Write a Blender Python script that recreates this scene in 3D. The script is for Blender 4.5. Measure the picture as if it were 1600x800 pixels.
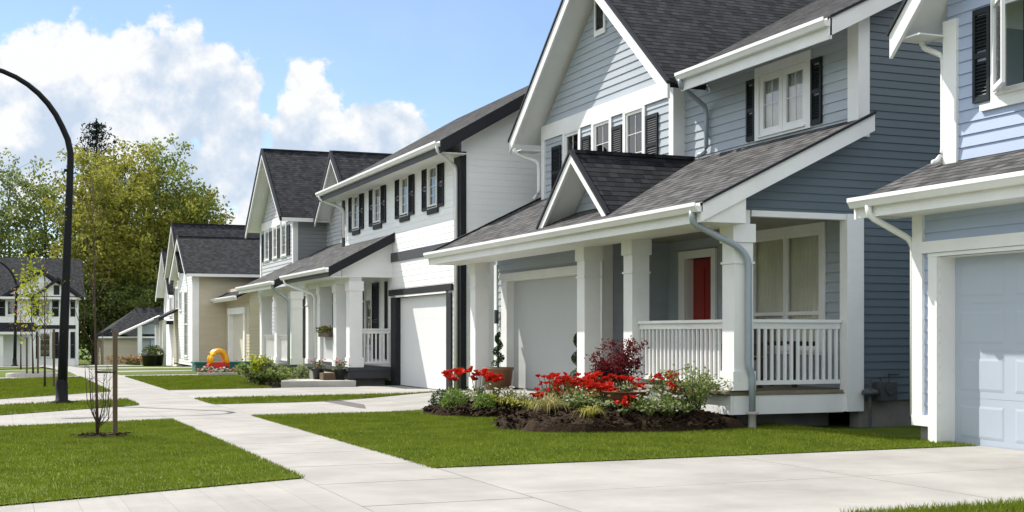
import bpy, math, random
import numpy as np
from mathutils import Vector, Matrix
R = math.radians
random.seed(11)
for o in list(bpy.data.objects):
    bpy.data.objects.remove(o)
scene = bpy.context.scene
col = scene.collection

# ------------------------------------------------------------------ camera, light, sky, exposure
SUN_AZ, SUN_EL = -32.0, 48.0            # degrees from +Y (down the street) towards +X, and above the horizon
cam = bpy.data.cameras.new('camera'); camo = bpy.data.objects.new('camera', cam); col.objects.link(camo)
camo.location = (0, 0, 1.32); camo.rotation_euler = (R(90), 0, -math.atan2(810, 2010))
cam.sensor_width = 36; cam.lens = 36*2010/1600; cam.shift_y = 122/1600
cam.clip_start = .1; cam.clip_end = 3000
scene.camera = camo
sun = bpy.data.lights.new('sun', 'SUN'); suno = bpy.data.objects.new('sun', sun); col.objects.link(suno)
sun.energy = 4.3; sun.angle = R(.53); sun.color = (1, .955, .88)
sd = Vector((math.sin(R(SUN_AZ))*math.cos(R(SUN_EL)), math.cos(R(SUN_AZ))*math.cos(R(SUN_EL)), math.sin(R(SUN_EL))))
suno.rotation_euler = sd.to_track_quat('Z', 'Y').to_euler(); suno.location = (-20, 60, 60)
vs = scene.view_settings
vs.view_transform = 'Standard'; vs.look = 'None'; vs.gamma = 1; vs.exposure = .72
try: vs.use_curve_mapping = False
except Exception: pass

world = bpy.data.worlds.new('World'); scene.world = world; world.use_nodes = True
SKY_TINT = (.66, .63, .65, 1); CLOUD_FILL = 1.75
def build_sky():
    nt = world.node_tree; N = nt.nodes; L = nt.links; N.clear()
    def M(op, a, b=None, c=None, clamp=False):
        n = N.new('ShaderNodeMath'); n.operation = op; n.use_clamp = clamp
        for i, v in enumerate((a, b, c)):
            if v is None: continue
            if isinstance(v, (int, float)): n.inputs[i].default_value = v
            else: L.new(v, n.inputs[i])
        return n.outputs[0]
    out = N.new('ShaderNodeOutputWorld'); bg = N.new('ShaderNodeBackground'); bg.inputs[1].default_value = .15
    L.new(bg.outputs[0], out.inputs[0])
    sky = N.new('ShaderNodeTexSky'); sky.sky_type = 'NISHITA'; sky.sun_disc = False
    sky.sun_elevation = R(SUN_EL); sky.sun_rotation = R(SUN_AZ); sky.altitude = 100
    sky.air_density = 1.0; sky.dust_density = .2; sky.ozone_density = 3.5
    geo = N.new('ShaderNodeTexCoord'); d = geo.outputs['Generated']
    sep = N.new('ShaderNodeSeparateXYZ'); L.new(d, sep.inputs[0])
    az = M('MULTIPLY', M('ARCTAN2', sep.outputs[0], sep.outputs[1]), 57.2958)
    el = M('MULTIPLY', M('ARCSINE', sep.outputs[2]), 57.2958)
    # cloud bodies: azimuth, elevation, half widths (degrees)
    blobs = [(6.0, 10.0, 3.6, 3.4), (2.4, 9.2, 3.4, 3.6), (9.2, 9.6, 2.1, 2.8), (-.5, 7.9, 3.8, 3.6), (6.6, 6.6, 4.6, 2.4), (-6, 7.0, 5.0, 3.6),
             (13.1, 9.0, 1.7, 2.9), (15.6, 8.1, 3.3, 2.2), (18.2, 7.7, 1.6, 1.5), (14.4, 6.6, 3.4, 1.5), (10.6, 4.6, 2.6, 1.0),
             (-30, 14, 14, 9), (-62, 14, 18, 12), (-100, 22, 24, 16), (-150, 26, 28, 22), (75, 22, 26, 14), (125, 24, 26, 18), (170, 22, 26, 18), (-80, 50, 60, 16), (130, 52, 80, 18), (40, 40, 22, 9)]  # this last row lies out of view, added to strengthen the fill light
    body = None
    for a0, e0, ra, re in blobs:
        da = M('DIVIDE', M('SUBTRACT', az, a0), ra); de = M('DIVIDE', M('SUBTRACT', el, e0), re)
        f = M('SUBTRACT', 1, M('SQRT', M('ADD', M('MULTIPLY', da, da), M('MULTIPLY', de, de))))
        body = f if body is None else M('SMOOTH_MAX', body, f, .12)
    def noise(off, scale, detail, rough):
        mp = N.new('ShaderNodeMapping'); mp.inputs['Location'].default_value = off
        L.new(d, mp.inputs[0]); n = N.new('ShaderNodeTexNoise'); n.inputs['Scale'].default_value = scale
        n.inputs['Detail'].default_value = detail; n.inputs['Roughness'].default_value = rough
        L.new(mp.outputs[0], n.inputs[0]); return n.outputs[0]
    n1 = noise((0, 0, 0), 26, 9, .6); n2 = noise((-.006, .003, .014), 26, 9, .6); big = noise((3, 1, 2), 7, 3, .5)
    s1 = noise((0, 0, 0), 12, 3, .5); s2 = noise((-.022, .008, .042), 12, 3, .5)
    dens = M('ADD', body, M('MULTIPLY', M('SUBTRACT', n1, .5), 1.5))
    dens = M('ADD', dens, M('MULTIPLY', M('SUBTRACT', big, .5), .5))
    a = N.new('ShaderNodeMapRange'); a.interpolation_type = 'SMOOTHSTEP'
    a.inputs[1].default_value = .05; a.inputs[2].default_value = .22; L.new(dens, a.inputs[0])
    # thin high veil
    veil = noise((5, 2, 1), 3.2, 6, .62)
    vr = N.new('ShaderNodeMapRange'); vr.inputs[1].default_value = .45; vr.inputs[2].default_value = .85; vr.inputs[4].default_value = .3
    L.new(veil, vr.inputs[0])
    # self shading of the cloud: thick parts away from the sun go blue grey
    sh = M('ADD', M('ADD', M('MULTIPLY', M('SUBTRACT', n1, n2), 2.6), M('MULTIPLY', M('SUBTRACT', s1, s2), 3.0)), .66)
    sh = M('SUBTRACT', sh, M('MULTIPLY', M('MAXIMUM', M('SUBTRACT', big, .52), 0), 2.2))
    sh = M('ADD', sh, M('MULTIPLY', M('SUBTRACT', el, 7.2), .045))
    sh = M('ADD', sh, M('MULTIPLY', M('SUBTRACT', .45, dens), .42), None, True)
    cr = N.new('ShaderNodeValToRGB'); e = cr.color_ramp.elements
    e[0].position = .12; e[0].color = (2.5, 2.95, 3.55, 1); e[1].position = .8; e[1].color = (4.0, 4.05, 4.1, 1)
    m = e.new(.45); m.color = (3.1, 3.4, 3.8, 1)
    L.new(sh, cr.inputs[0])
    mx0 = N.new('ShaderNodeMix'); mx0.data_type = 'RGBA'
    tint = N.new('ShaderNodeMix'); tint.data_type = 'RGBA'; tint.blend_type = 'MULTIPLY'; tint.inputs[0].default_value = 1
    L.new(sky.outputs[0], tint.inputs[6]); tint.inputs[7].default_value = SKY_TINT
    L.new(vr.outputs[0], mx0.inputs[0]); L.new(tint.outputs[2], mx0.inputs[6]); mx0.inputs[7].default_value = (3.0, 3.6, 4.1, 1)
    mx = N.new('ShaderNodeMix'); mx.data_type = 'RGBA'
    L.new(a.outputs[0], mx.inputs[0]); L.new(mx0.outputs[2], mx.inputs[6]); L.new(cr.outputs[0], mx.inputs[7])
    L.new(mx.outputs[2], bg.inputs[0])
    # clouds outside the view get extra brightness, added as fill on shaded walls
    dz = M('ABSOLUTE', M('SUBTRACT', az, 8)); br = N.new('ShaderNodeMapRange'); br.interpolation_type = 'SMOOTHSTEP'
    br.inputs[1].default_value = 24; br.inputs[2].default_value = 80; br.inputs[3].default_value = 1; br.inputs[4].default_value = CLOUD_FILL; L.new(dz, br.inputs[0])
    sc = N.new('ShaderNodeMix'); sc.data_type = 'RGBA'; sc.blend_type = 'MULTIPLY'; sc.inputs[0].default_value = 1
    L.new(cr.outputs[0], sc.inputs[6]); L.new(br.outputs[0], sc.inputs[7]); L.new(sc.outputs[2], mx.inputs[7])
build_sky()

# ------------------------------------------------------------------ materials
MATS = {}
def pm(name, c, rough=.6, var=.12, scale=4., bump=0., bscale=60., spec=.5, c2=None, island=0., metal=0., trans=0., stretch=None, detail=5):
    m = bpy.data.materials.new(name); m.use_nodes = True; nt = m.node_tree; N = nt.nodes; L = nt.links
    b = N['Principled BSDF']; b.inputs['Roughness'].default_value = rough; b.inputs['Metallic'].default_value = metal
    b.inputs['Specular IOR Level'].default_value = spec
    tc = N.new('ShaderNodeTexCoord'); src = tc.outputs['Object']
    if stretch:
        mp = N.new('ShaderNodeMapping'); mp.inputs['Scale'].default_value = stretch; L.new(src, mp.inputs[0]); src = mp.outputs[0]
    no = N.new('ShaderNodeTexNoise'); no.inputs['Scale'].default_value = scale; no.inputs['Detail'].default_value = detail
    no.inputs['Roughness'].default_value = .62; L.new(src, no.inputs[0])
    fac = no.outputs[0]
    mr = N.new('ShaderNodeMapRange'); mr.inputs[1].default_value = .3; mr.inputs[2].default_value = .7; L.new(fac, mr.inputs[0])
    fac = mr.outputs[0]
    if island:
        g = N.new('ShaderNodeNewGeometry'); mm = N.new('ShaderNodeMath'); mm.operation = 'MULTIPLY_ADD'
        L.new(g.outputs['Random Per Island'], mm.inputs[0]); mm.inputs[1].default_value = island
        m2 = N.new('ShaderNodeMath'); m2.operation = 'MULTIPLY'; L.new(fac, m2.inputs[0]); m2.inputs[1].default_value = 1-island
        L.new(m2.outputs[0], mm.inputs[2]); fac = mm.outputs[0]
    mix = N.new('ShaderNodeMix'); mix.data_type = 'RGBA'
    A = tuple(x*(1-var) for x in c); B = c2 if c2 else tuple(min(1, x*(1+var)) for x in c)
    mix.inputs[6].default_value = (*A, 1); mix.inputs[7].default_value = (*B, 1)
    L.new(fac, mix.inputs[0]); L.new(mix.outputs[2], b.inputs['Base Color'])
    if bump:
        nb = N.new('ShaderNodeTexNoise'); nb.inputs['Scale'].default_value = bscale; nb.inputs['Detail'].default_value = 4
        L.new(src, nb.inputs[0]); bp = N.new('ShaderNodeBump'); bp.inputs['Strength'].default_value = bump; bp.inputs['Distance'].default_value = .02
        L.new(nb.outputs[0], bp.inputs['Height']); L.new(bp.outputs[0], b.inputs['Normal'])
    if trans:
        t = N.new('ShaderNodeBsdfTranslucent'); L.new(mix.outputs[2], t.inputs[0])
        ms = N.new('ShaderNodeMixShader'); ms.inputs[0].default_value = trans
        L.new(b.outputs[0], ms.inputs[1]); L.new(t.outputs[0], ms.inputs[2]); L.new(ms.outputs[0], N['Material Output'].inputs[0])
    MATS[name] = m; return m
def shingle_mat(name, c1, c2, mortar):
    m = bpy.data.materials.new(name); m.use_nodes = True; nt = m.node_tree; N = nt.nodes; L = nt.links
    b = N['Principled BSDF']; b.inputs['Roughness'].default_value = .9; b.inputs['Specular IOR Level'].default_value = .25
    uv = N.new('ShaderNodeUVMap'); uv.uv_map = 'UVMap'
    br = N.new('ShaderNodeTexBrick'); br.inputs['Scale'].default_value = 1; br.inputs['Brick Width'].default_value = .165
    br.inputs['Row Height'].default_value = .14; br.inputs['Mortar Size'].default_value = .004; br.offset = .37; br.squash = 1
    br.inputs['Color1'].default_value = (*c1, 1); br.inputs['Color2'].default_value = (*c2, 1); br.inputs['Mortar'].default_value = (*mortar, 1)
    L.new(uv.outputs[0], br.inputs[0])
    no = N.new('ShaderNodeTexNoise'); no.inputs['Scale'].default_value = 1.1; no.inputs['Detail'].default_value = 12; no.inputs['Roughness'].default_value = .82
    L.new(uv.outputs[0], no.inputs[0])
    mr = N.new('ShaderNodeMapRange'); mr.inputs[1].default_value = .3; mr.inputs[2].default_value = .7; mr.inputs[3].default_value = .72; mr.inputs[4].default_value = 1.25
    L.new(no.outputs[0], mr.inputs[0])
    mu = N.new('ShaderNodeMix'); mu.data_type = 'RGBA'; mu.blend_type = 'MULTIPLY'; mu.inputs[0].default_value = 1
    L.new(br.outputs[0], mu.inputs[6]); L.new(mr.outputs[0], mu.inputs[7]); L.new(mu.outputs[2], b.inputs['Base Color'])
    nb = N.new('ShaderNodeTexNoise'); nb.inputs['Scale'].default_value = 90; L.new(uv.outputs[0], nb.inputs[0])
    bp = N.new('ShaderNodeBump'); bp.inputs['Strength'].default_value = .5; bp.inputs['Distance'].default_value = .01
    L.new(nb.outputs[0], bp.inputs['Height']); L.new(bp.outputs[0], b.inputs['Normal'])
    MATS[name] = m; return m
def glass_mat(name, tint, ior=2.1):
    m = bpy.data.materials.new(name); m.use_nodes = True; nt = m.node_tree; N = nt.nodes; L = nt.links
    N.remove(N['Principled BSDF'])
    t = N.new('ShaderNodeBsdfTransparent'); t.inputs[0].default_value = (*tint, 1)
    g = N.new('ShaderNodeBsdfGlossy'); g.inputs['Roughness'].default_value = .02; g.inputs[0].default_value = (.95, .97, 1, 1)
    tc = N.new('ShaderNodeTexCoord'); no = N.new('ShaderNodeTexNoise'); no.inputs['Scale'].default_value = 1.6; L.new(tc.outputs['Object'], no.inputs[0])
    bp = N.new('ShaderNodeBump'); bp.inputs['Strength'].default_value = .05; bp.inputs['Distance'].default_value = .05
    L.new(no.outputs[0], bp.inputs['Height']); L.new(bp.outputs[0], g.inputs['Normal'])
    f = N.new('ShaderNodeFresnel'); f.inputs[0].default_value = ior
    ms = N.new('ShaderNodeMixShader'); L.new(f.outputs[0], ms.inputs[0]); L.new(t.outputs[0], ms.inputs[1]); L.new(g.outputs[0], ms.inputs[2])
    L.new(ms.outputs[0], N['Material Output'].inputs[0]); MATS[name] = m; return m
pm('white paint', (.78, .78, .765), .5, .055, 1.6, .05, 30, detail=9)
pm('white siding', (.84, .84, .835), .5, .02, 1.4, .05, 30, stretch=(1, 1, 4), island=.35)
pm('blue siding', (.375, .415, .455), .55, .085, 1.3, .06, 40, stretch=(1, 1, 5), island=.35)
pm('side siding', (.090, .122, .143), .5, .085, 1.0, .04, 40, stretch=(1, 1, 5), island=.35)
pm('right siding', (.375, .445, .585), .55, .04, 1.3, .06, 40, stretch=(1, 1, 5), island=.35)
pm('right door paint', (.40, .45, .52), .4, .02, 1.2)
pm('grey siding', (.46, .47, .48), .55, .085, 1.3, .06, 40, stretch=(1, 1, 5), island=.35)
pm('shaded siding', (.23, .24, .245), .55, .085, 1.3, .06, 40, stretch=(1, 1, 5), island=.35)  # grey siding darkened, shade of the side walls put into the colour
pm('cream siding', (.52, .46, .34), .55, .085, 1.3, .06, 40, stretch=(1, 1, 5), island=.35)
pm('garage grey', (.43, .445, .445), .42, .025, 1.1)
pm('garage white', (.70, .71, .71), .42, .02, 1.1)
pm('garage cream', (.55, .52, .42), .42, .02, 1.1)
pm('charcoal trim', (.014, .015, .019), .6, .15, 3, spec=.3)
pm('slate trim', (.060, .063, .070), .6, .1, 3, spec=.3)
pm('shutter paint', (.011, .015, .018), .55, .15, 6, spec=.3)
pm('red door paint', (.26, .014, .010), .35, .06, 4)
pm('metal downspout', (.34, .385, .43), .4, .05, 3, metal=.25)
pm('deck wood', (.19, .165, .115), .7, .2, 6, .15, 60, stretch=(1, 8, 1))
pm('dark wood', (.045, .028, .018), .5, .3, 6, stretch=(1, 1, 6))
pm('stake wood', (.10, .066, .034), .8, .3, 9, .2, 60, stretch=(6, 6, .6))
pm('concrete', (.318, .304, .278), .85, .22, .7, .25, 90, detail=12, spec=.3)
pm('concrete walk', (.310, .296, .270), .85, .22, .8, .25, 90, detail=12, spec=.3, island=.15)
pm('foundation', (.20, .19, .175), .85, .2, 3, .2, 40)
pm('joint grime', (.11, .10, .09), .9, .3, 3)
pm('asphalt', (.05, .05, .052), .85, .15, 4, .2, 90)
pm('lawn', (.085, .122, .007), .9, .28, 1.1, .5, 45, .2, detail=8)
pm('blade', (.095, .150, .005), .65, .3, 1.5, 0, 1, .25, c2=(.215, .265, .017), island=.35, trans=.3)
pm('mulch', (.012, .008, .005), .95, .4, 16, 1., 40, .1, c2=(.060, .038, .022), island=.35)
pm('cloud reflection', (.92, .92, .90), .8, .03, 3)  # white sheet added behind panes for the pale reflection of clouds
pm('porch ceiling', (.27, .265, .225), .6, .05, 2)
pm('interior', (.10, .095, .085), .8, .2, 1)
pm('curtain', (.78, .76, .67), .8, .05, 3)
pm('lamp metal', (.004, .0045, .006), .6, .2, 4, spec=.25)
pm('terracotta', (.185, .092, .042), .6, .15, 5, .1, 30)
pm('bowl bronze', (.12, .05, .028), .45, .2, 5)
pm('black plastic', (.014, .016, .015), .45, .2, 5)
pm('meter grey', (.055, .062, .066), .45, .15, 8)
pm('toy yellow', (.85, .42, .012), .3, .03, 3)
pm('toy red', (.65, .025, .015), .3, .03, 3)
pm('toy teal', (.015, .13, .135), .35, .05, 3)
pm('bark', (.045, .036, .028), .9, .35, 3, .4, 20, stretch=(3, 3, .5))
pm('sapling bark', (.065, .038, .028), .8, .3, 8)
pm('stone edge', (.42, .40, .37), .85, .15, 3, .2, 30)
def leafmat(n, a, b, trans=.45): pm(n, a, .75, .15, .40, 0, 1, .2, c2=b, island=.5, trans=trans)
leafmat('leaf olive', (.15, .165, .022), (.39, .38, .07))
leafmat('leaf green', (.11, .155, .03), (.30, .35, .09))
leafmat('leaf pale', (.12, .165, .05), (.29, .34, .13))
leafmat('leaf deep', (.05, .075, .018), (.14, .175, .042))
leafmat('leaf conifer', (.006, .014, .010), (.018, .034, .020), .1)
leafmat('leaf maple', (.085, .008, .012), (.22, .022, .028), .3)
leafmat('leaf topiary', (.018, .050, .012), (.060, .120, .025), .2)
leafmat('leaf shrub', (.10, .16, .03), (.32, .38, .12))
leafmat('leaf grey green', (.15, .21, .07), (.46, .50, .26))
leafmat('leaf moss', (.10, .19, .02), (.27, .38, .07), .2)
leafmat('leaf yellow', (.24, .25, .035), (.55, .50, .13), .3)
leafmat('leaf spring', (.24, .30, .02), (.50, .52, .05), .4)
leafmat('straw', (.27, .24, .07), (.55, .48, .20), .3)
leafmat('petal red', (.30, .004, .008), (.85, .05, .02), .3)
leafmat('petal white', (.70, .66, .62), (.82, .80, .76), .3)
leafmat('petal pink', (.62, .20, .20), (.80, .42, .38), .3)
leafmat('petal orange', (.34, .13, .04), (.60, .36, .14), .3)
leafmat('petal pansy', (.09, .045, .02), (.30, .17, .06), .2)
shingle_mat('shingle', (.030, .030, .031), (.118, .115, .112), (.028, .028, .028))
shingle_mat('shingle shaded', (.005, .006, .008), (.034, .036, .041), (.005, .006, .007))  # same shingles as above, shade of slopes turned from the sun in the colour
glass_mat('glass', (.72, .76, .78)); glass_mat('clear glass', (.95, .95, .94), 1.4); glass_mat('bright glass', (.97, .97, .97), 2.3)

# ------------------------------------------------------------------ mesh helpers
LOC = {}
def setp(o, label=None, cat=None, group=None, kind=None):
    if label: o['label'] = label
    if cat: o['category'] = cat
    if group: o['group'] = group
    if kind: o['kind'] = kind
    return o
def empty(name, loc, label, cat, group=None):
    o = bpy.data.objects.new(name, None); col.objects.link(o); o.location = loc; o.empty_display_size = .3
    LOC[o.name] = Vector(loc); return setp(o, label, cat, group)
def link_mesh(name, me, parent):
    o = bpy.data.objects.new(name, me); col.objects.link(o)
    if parent is not None:
        o.parent = parent; LOC[o.name] = LOC.get(parent.name, Vector((0, 0, 0)))
    return o
class MB:
    def __init__(s): s.v = []; s.f = []; s.uv = []
    def face(s, pts, uv=None):
        i = len(s.v); s.v += [tuple(p) for p in pts]; s.f.append(list(range(i, i+len(pts))))
        s.uv += list(uv) if uv else [(p[0]+p[1], p[2]) for p in pts]
    def box(s, x0, x1, y0, y1, z0, z1):
        x0, x1 = min(x0, x1), max(x0, x1); y0, y1 = min(y0, y1), max(y0, y1); z0, z1 = min(z0, z1), max(z0, z1)
        c = [(x, y, z) for z in (z0, z1) for y in (y0, y1) for x in (x0, x1)]
        for q in ((0, 2, 3, 1), (4, 5, 7, 6), (0, 1, 5, 4), (2, 6, 7, 3), (0, 4, 6, 2), (1, 3, 7, 5)): s.face([c[k] for k in q])
        return s
    def fbox(s, F, u0, u1, o0, o1, z0, z1):
        a = F(u0, o0, z0); b = F(u1, o1, z1); return s.box(a[0], b[0], a[1], b[1], a[2], b[2])
    def prism(s, poly, d):                     # polygon extruded by vector d
        p = [Vector(q) for q in poly]; d = Vector(d); q = [a+d for a in p]; s.face(p[::-1]); s.face(q)
        for i in range(len(p)):
            j = (i+1) % len(p); s.face([p[i], p[j], q[j], q[i]])
        return s
    def board(s, p0, p1, h, t):                # plumb-cut board hanging h below the line p0-p1, thickness vector t
        p0 = Vector(p0); p1 = Vector(p1); dz = Vector((0, 0, h)); return s.prism([p0, p1, p1-dz, p0-dz], t)
    def tube(s, pts, r, n=8, cap=True):
        pts = [Vector(p) for p in pts]; rs = r if isinstance(r, (list, tuple)) else [r]*len(pts); rings = []
        for i, p in enumerate(pts):
            t = (pts[min(i+1, len(pts)-1)]-pts[max(i-1, 0)]).normalized()
            a = t.orthogonal() if abs(t.z) < .9 else Vector((1, 0, 0))
            a = (a-t*a.dot(t)).normalized(); b = t.cross(a)
            if abs(t.z) < .9: a = Vector((0, 0, 1)); a = (a-t*a.dot(t)).normalized(); b = t.cross(a)
            rings.append([p+(a*math.cos(6.28318*k/n)+b*math.sin(6.28318*k/n))*rs[i] for k in range(n)])
        i0 = len(s.v)
        for rg in rings: s.v += [tuple(q) for q in rg]
        for i in range(len(pts)-1):
            for k in range(n):
                q = [i0+i*n+k, i0+i*n+(k+1) % n, i0+(i+1)*n+(k+1) % n, i0+(i+1)*n+k]; s.f.append(q); s.uv += [(0, 0)]*4
        if cap:
            s.f.append([i0+k for k in range(n)][::-1]); s.f.append([i0+(len(pts)-1)*n+k for k in range(n)]); s.uv += [(0, 0)]*(2*n)
        return s
    def lathe(s, c, prof, n=20):
        c = Vector(c); i0 = len(s.v)
        for r, z in prof: s.v += [(c.x+r*math.cos(6.28318*k/n), c.y+r*math.sin(6.28318*k/n), c.z+z) for k in range(n)]
        for i in range(len(prof)-1):
            for k in range(n):
                s.f.append([i0+i*n+k, i0+i*n+(k+1) % n, i0+(i+1)*n+(k+1) % n, i0+(i+1)*n+k]); s.uv += [(0, 0)]*4
        return s
    def build(s, name, m, parent=None, smooth=False, bevel=0, origin=None):
        L = origin if origin is not None else (LOC.get(parent.name, Vector((0, 0, 0))) if parent is not None else Vector((0, 0, 0)))
        me = bpy.data.meshes.new(name); me.from_pydata([(v[0]-L[0], v[1]-L[1], v[2]-L[2]) for v in s.v], [], s.f)
        ul = me.uv_layers.new(name='UVMap'); ul.data.foreach_set('uv', np.array(s.uv, dtype=np.float32).ravel())
        me.materials.append(MATS[m])
        if smooth: me.polygons.foreach_set('use_smooth', [True]*len(me.polygons))
        me.update(); o = link_mesh(name, me, parent)
        if origin is not None and parent is None: o.location = origin; LOC[o.name] = Vector(origin)
        if bevel:
            b = o.modifiers.new('edge', 'BEVEL'); b.width = bevel; b.segments = 2; b.limit_method = 'ANGLE'
        return o
def FX(X): return lambda u, o, z: (X-o, u, z)          # facade facing the street (-X)
def FY(Y): return lambda u, o, z: (u, Y-o, z)          # facade facing the camera (-Y)
def clipz(poly, z0, z1):
    for sgn, zc in ((1, z0), (-1, z1)):
        out = []
        for i in range(len(poly)):
            a, b = poly[i], poly[(i+1) % len(poly)]; da, db = sgn*(a[1]-zc), sgn*(b[1]-zc)
            if da >= 0: out.append(a)
            if da*db < 0:
                t = da/(da-db); out.append((a[0]+t*(b[0]-a[0]), a[1]+t*(b[1]-a[1])))
        poly = out
        if len(poly) < 3: return []
    return poly
def siding(mb, F, poly, exp=.15, lip=.018):            # real lapped boards: each course slopes out to a lip
    za = min(p[1] for p in poly); zb = max(p[1] for p in poly); k = math.floor(za/exp+1e-6)
    while k*exp < zb-1e-5:
        z0, z1 = k*exp, (k+1)*exp; c = clipz(poly, max(z0, za), min(z1, zb)); k += 1
        if not c: continue
        mb.face([F(u, lip*(1-(z-z0)/exp), z) for u, z in c])
        lo = [u for u, z in c if abs(z-z0) < 1e-4]
        if len(lo) >= 2: mb.face([F(min(lo), lip, z0), F(max(lo), lip, z0), F(max(lo), 0, z0), F(min(lo), 0, z0)])
def wall_rect(mb, F, u0, u1, z0, z1, holes=(), exp=.15, lip=.018):
    u = u0
    for a, b, c, d in sorted(holes):
        if a > u: siding(mb, F, [(u, z0), (a, z0), (a, z1), (u, z1)], exp, lip)
        if c > z0: siding(mb, F, [(a, z0), (b, z0), (b, c), (a, c)], exp, lip)
        if d < z1: siding(mb, F, [(a, d), (b, d), (b, z1), (a, z1)], exp, lip)
        u = b
    if u < u1: siding(mb, F, [(u, z0), (u1, z0), (u1, z1), (u, z1)], exp, lip)
def slope(mt, ms, e0, e1, up, t=.12, exp=.14, lip=.004):
    """A roof plane from the eave e0-e1 along the vector up: shingle courses on top (mt), soffit and edges below (ms)."""
    e0, e1, up = Vector(e0), Vector(e1), Vector(up); n = (e1-e0).cross(up).normalized()
    if n.z < 0: n = -n
    Lg = up.length; w = (e1-e0).length; ud = up/Lg; k = 0
    while k*exp < Lg-1e-4:
        v0, v1 = k*exp, min((k+1)*exp, Lg)
        a, b, c, d = e0+ud*v0+n*lip, e1+ud*v0+n*lip, e1+ud*v1, e0+ud*v1
        mt.face([a, b, c, d], [(0, v0), (w, v0), (w, v1-1e-3), (0, v1-1e-3)])
        mt.face([e0+ud*v0, e1+ud*v0, b, a], [(0, v0), (w, v0), (w, v0+.01), (0, v0+.01)]); k += 1
    b0, b1 = e0-n*t, e1-n*t; q0, q1 = b0+up, b1+up
    ms.face([b0, b1, q1, q0])
    mt.face([e0, e1, b1, b0]); mt.face([e1, e1+up, q1, b1]); mt.face([e0, b0, q0, e0+up])
def gable_x(H, x0, x1, yc, half, ze, sl, mshing='shingle', msof='white paint', t=.1, name='roof', par=None):
    """Gable roof whose ridge runs in X; its gable faces the street at x0."""
    a, b = MB(), MB(); h = half*sl
    slope(a, b, (x0, yc-half, ze), (x1, yc-half, ze), (0, half, h), t); slope(a, b, (x0, yc+half, ze), (x1, yc+half, ze), (0, -half, h), t)
    a.box(x0, x1, yc-.07, yc+.07, ze+h-.03, ze+h+.03)
    r = a.build(name, mshing, par or H); b.build('soffit', msof, r if par is None else par); return r
def rakes_x(H, x0, yc, half, ze, sl, h=.24, m='white paint', t=.05, edge='charcoal trim', parent=None, eh=.055):
    for sg in (-1, 1):
        mb = MB().board((x0-.004, yc+sg*(half+.01), ze-.02), (x0-.004, yc, ze+half*sl-.02), h, (-t, 0, 0)); mb.build('rake_board', m, parent or H)
        MB().board((x0-.002, yc+sg*(half+.03), ze+.02), (x0-.002, yc, ze+half*sl+.035), eh, (-t-.03, 0, 0)).build('drip_edge', edge, parent or H)
def gutter_y(H, X, y0, y1, zt, m='white paint', fas=None, fh=.27):
    """Fascia board on the plane X and an ogee gutter in front of it."""
    MB().box(X, X+.03, y0, y1, zt-fh, zt-.01).build('fascia', fas or m, H)
    pr = [(X-.003, zt), (X-.003, zt-.125), (X-.085, zt-.125), (X-.115, zt-.07), (X-.13, zt-.05), (X-.13, zt), (X-.115, zt), (X-.11, zt-.04), (X-.02, zt-.045), (X-.02, zt)]
    MB().prism([(x, y0-.01, z) for x, z in pr], (0, y1-y0+.02, 0)).build('gutter', m, H)
def downspout(H, pts, m='white paint', r=.042):
    P = [Vector(p) for p in pts]; o = [P[0]]
    for i in range(1, len(P)-1):
        a = (P[i-1]-P[i]); b = (P[i+1]-P[i]); k = min(.09, a.length*.4, b.length*.4)
        for t in (0, .5, 1): o.append(P[i]+a.normalized()*k*(1-t)**2+b.normalized()*k*t**2)
    o.append(P[-1]); return MB().tube(o, r, 8).build('downspout', m, H, smooth=True)
def shutter(H, F, u0, u1, z0, z1, m='shutter paint'):
    mb = MB(); w = .045
    mb.fbox(F, u0, u0+w, .016, .05, z0, z1).fbox(F, u1-w, u1, .016, .05, z0, z1)
    zm = (z0+z1)/2
    for a, b in ((z0, z0+.07), (zm-.03, zm+.03), (z1-.07, z1)): mb.fbox(F, u0+w, u1-w, .017, .049, a, b)
    z = z0+.075
    while z < z1-.1:
        if not zm-.07 < z < zm+.03:
            mb.face([F(u0+w, .045, z), F(u1-w, .045, z), F(u1-w, .018, z+.04), F(u0+w, .018, z+.04)])
            mb.face([F(u0+w, .018, z), F(u1-w, .018, z), F(u1-w, .045, z), F(u0+w, .045, z)])
        z += .042
    return mb.build('shutter', m, H)
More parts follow.
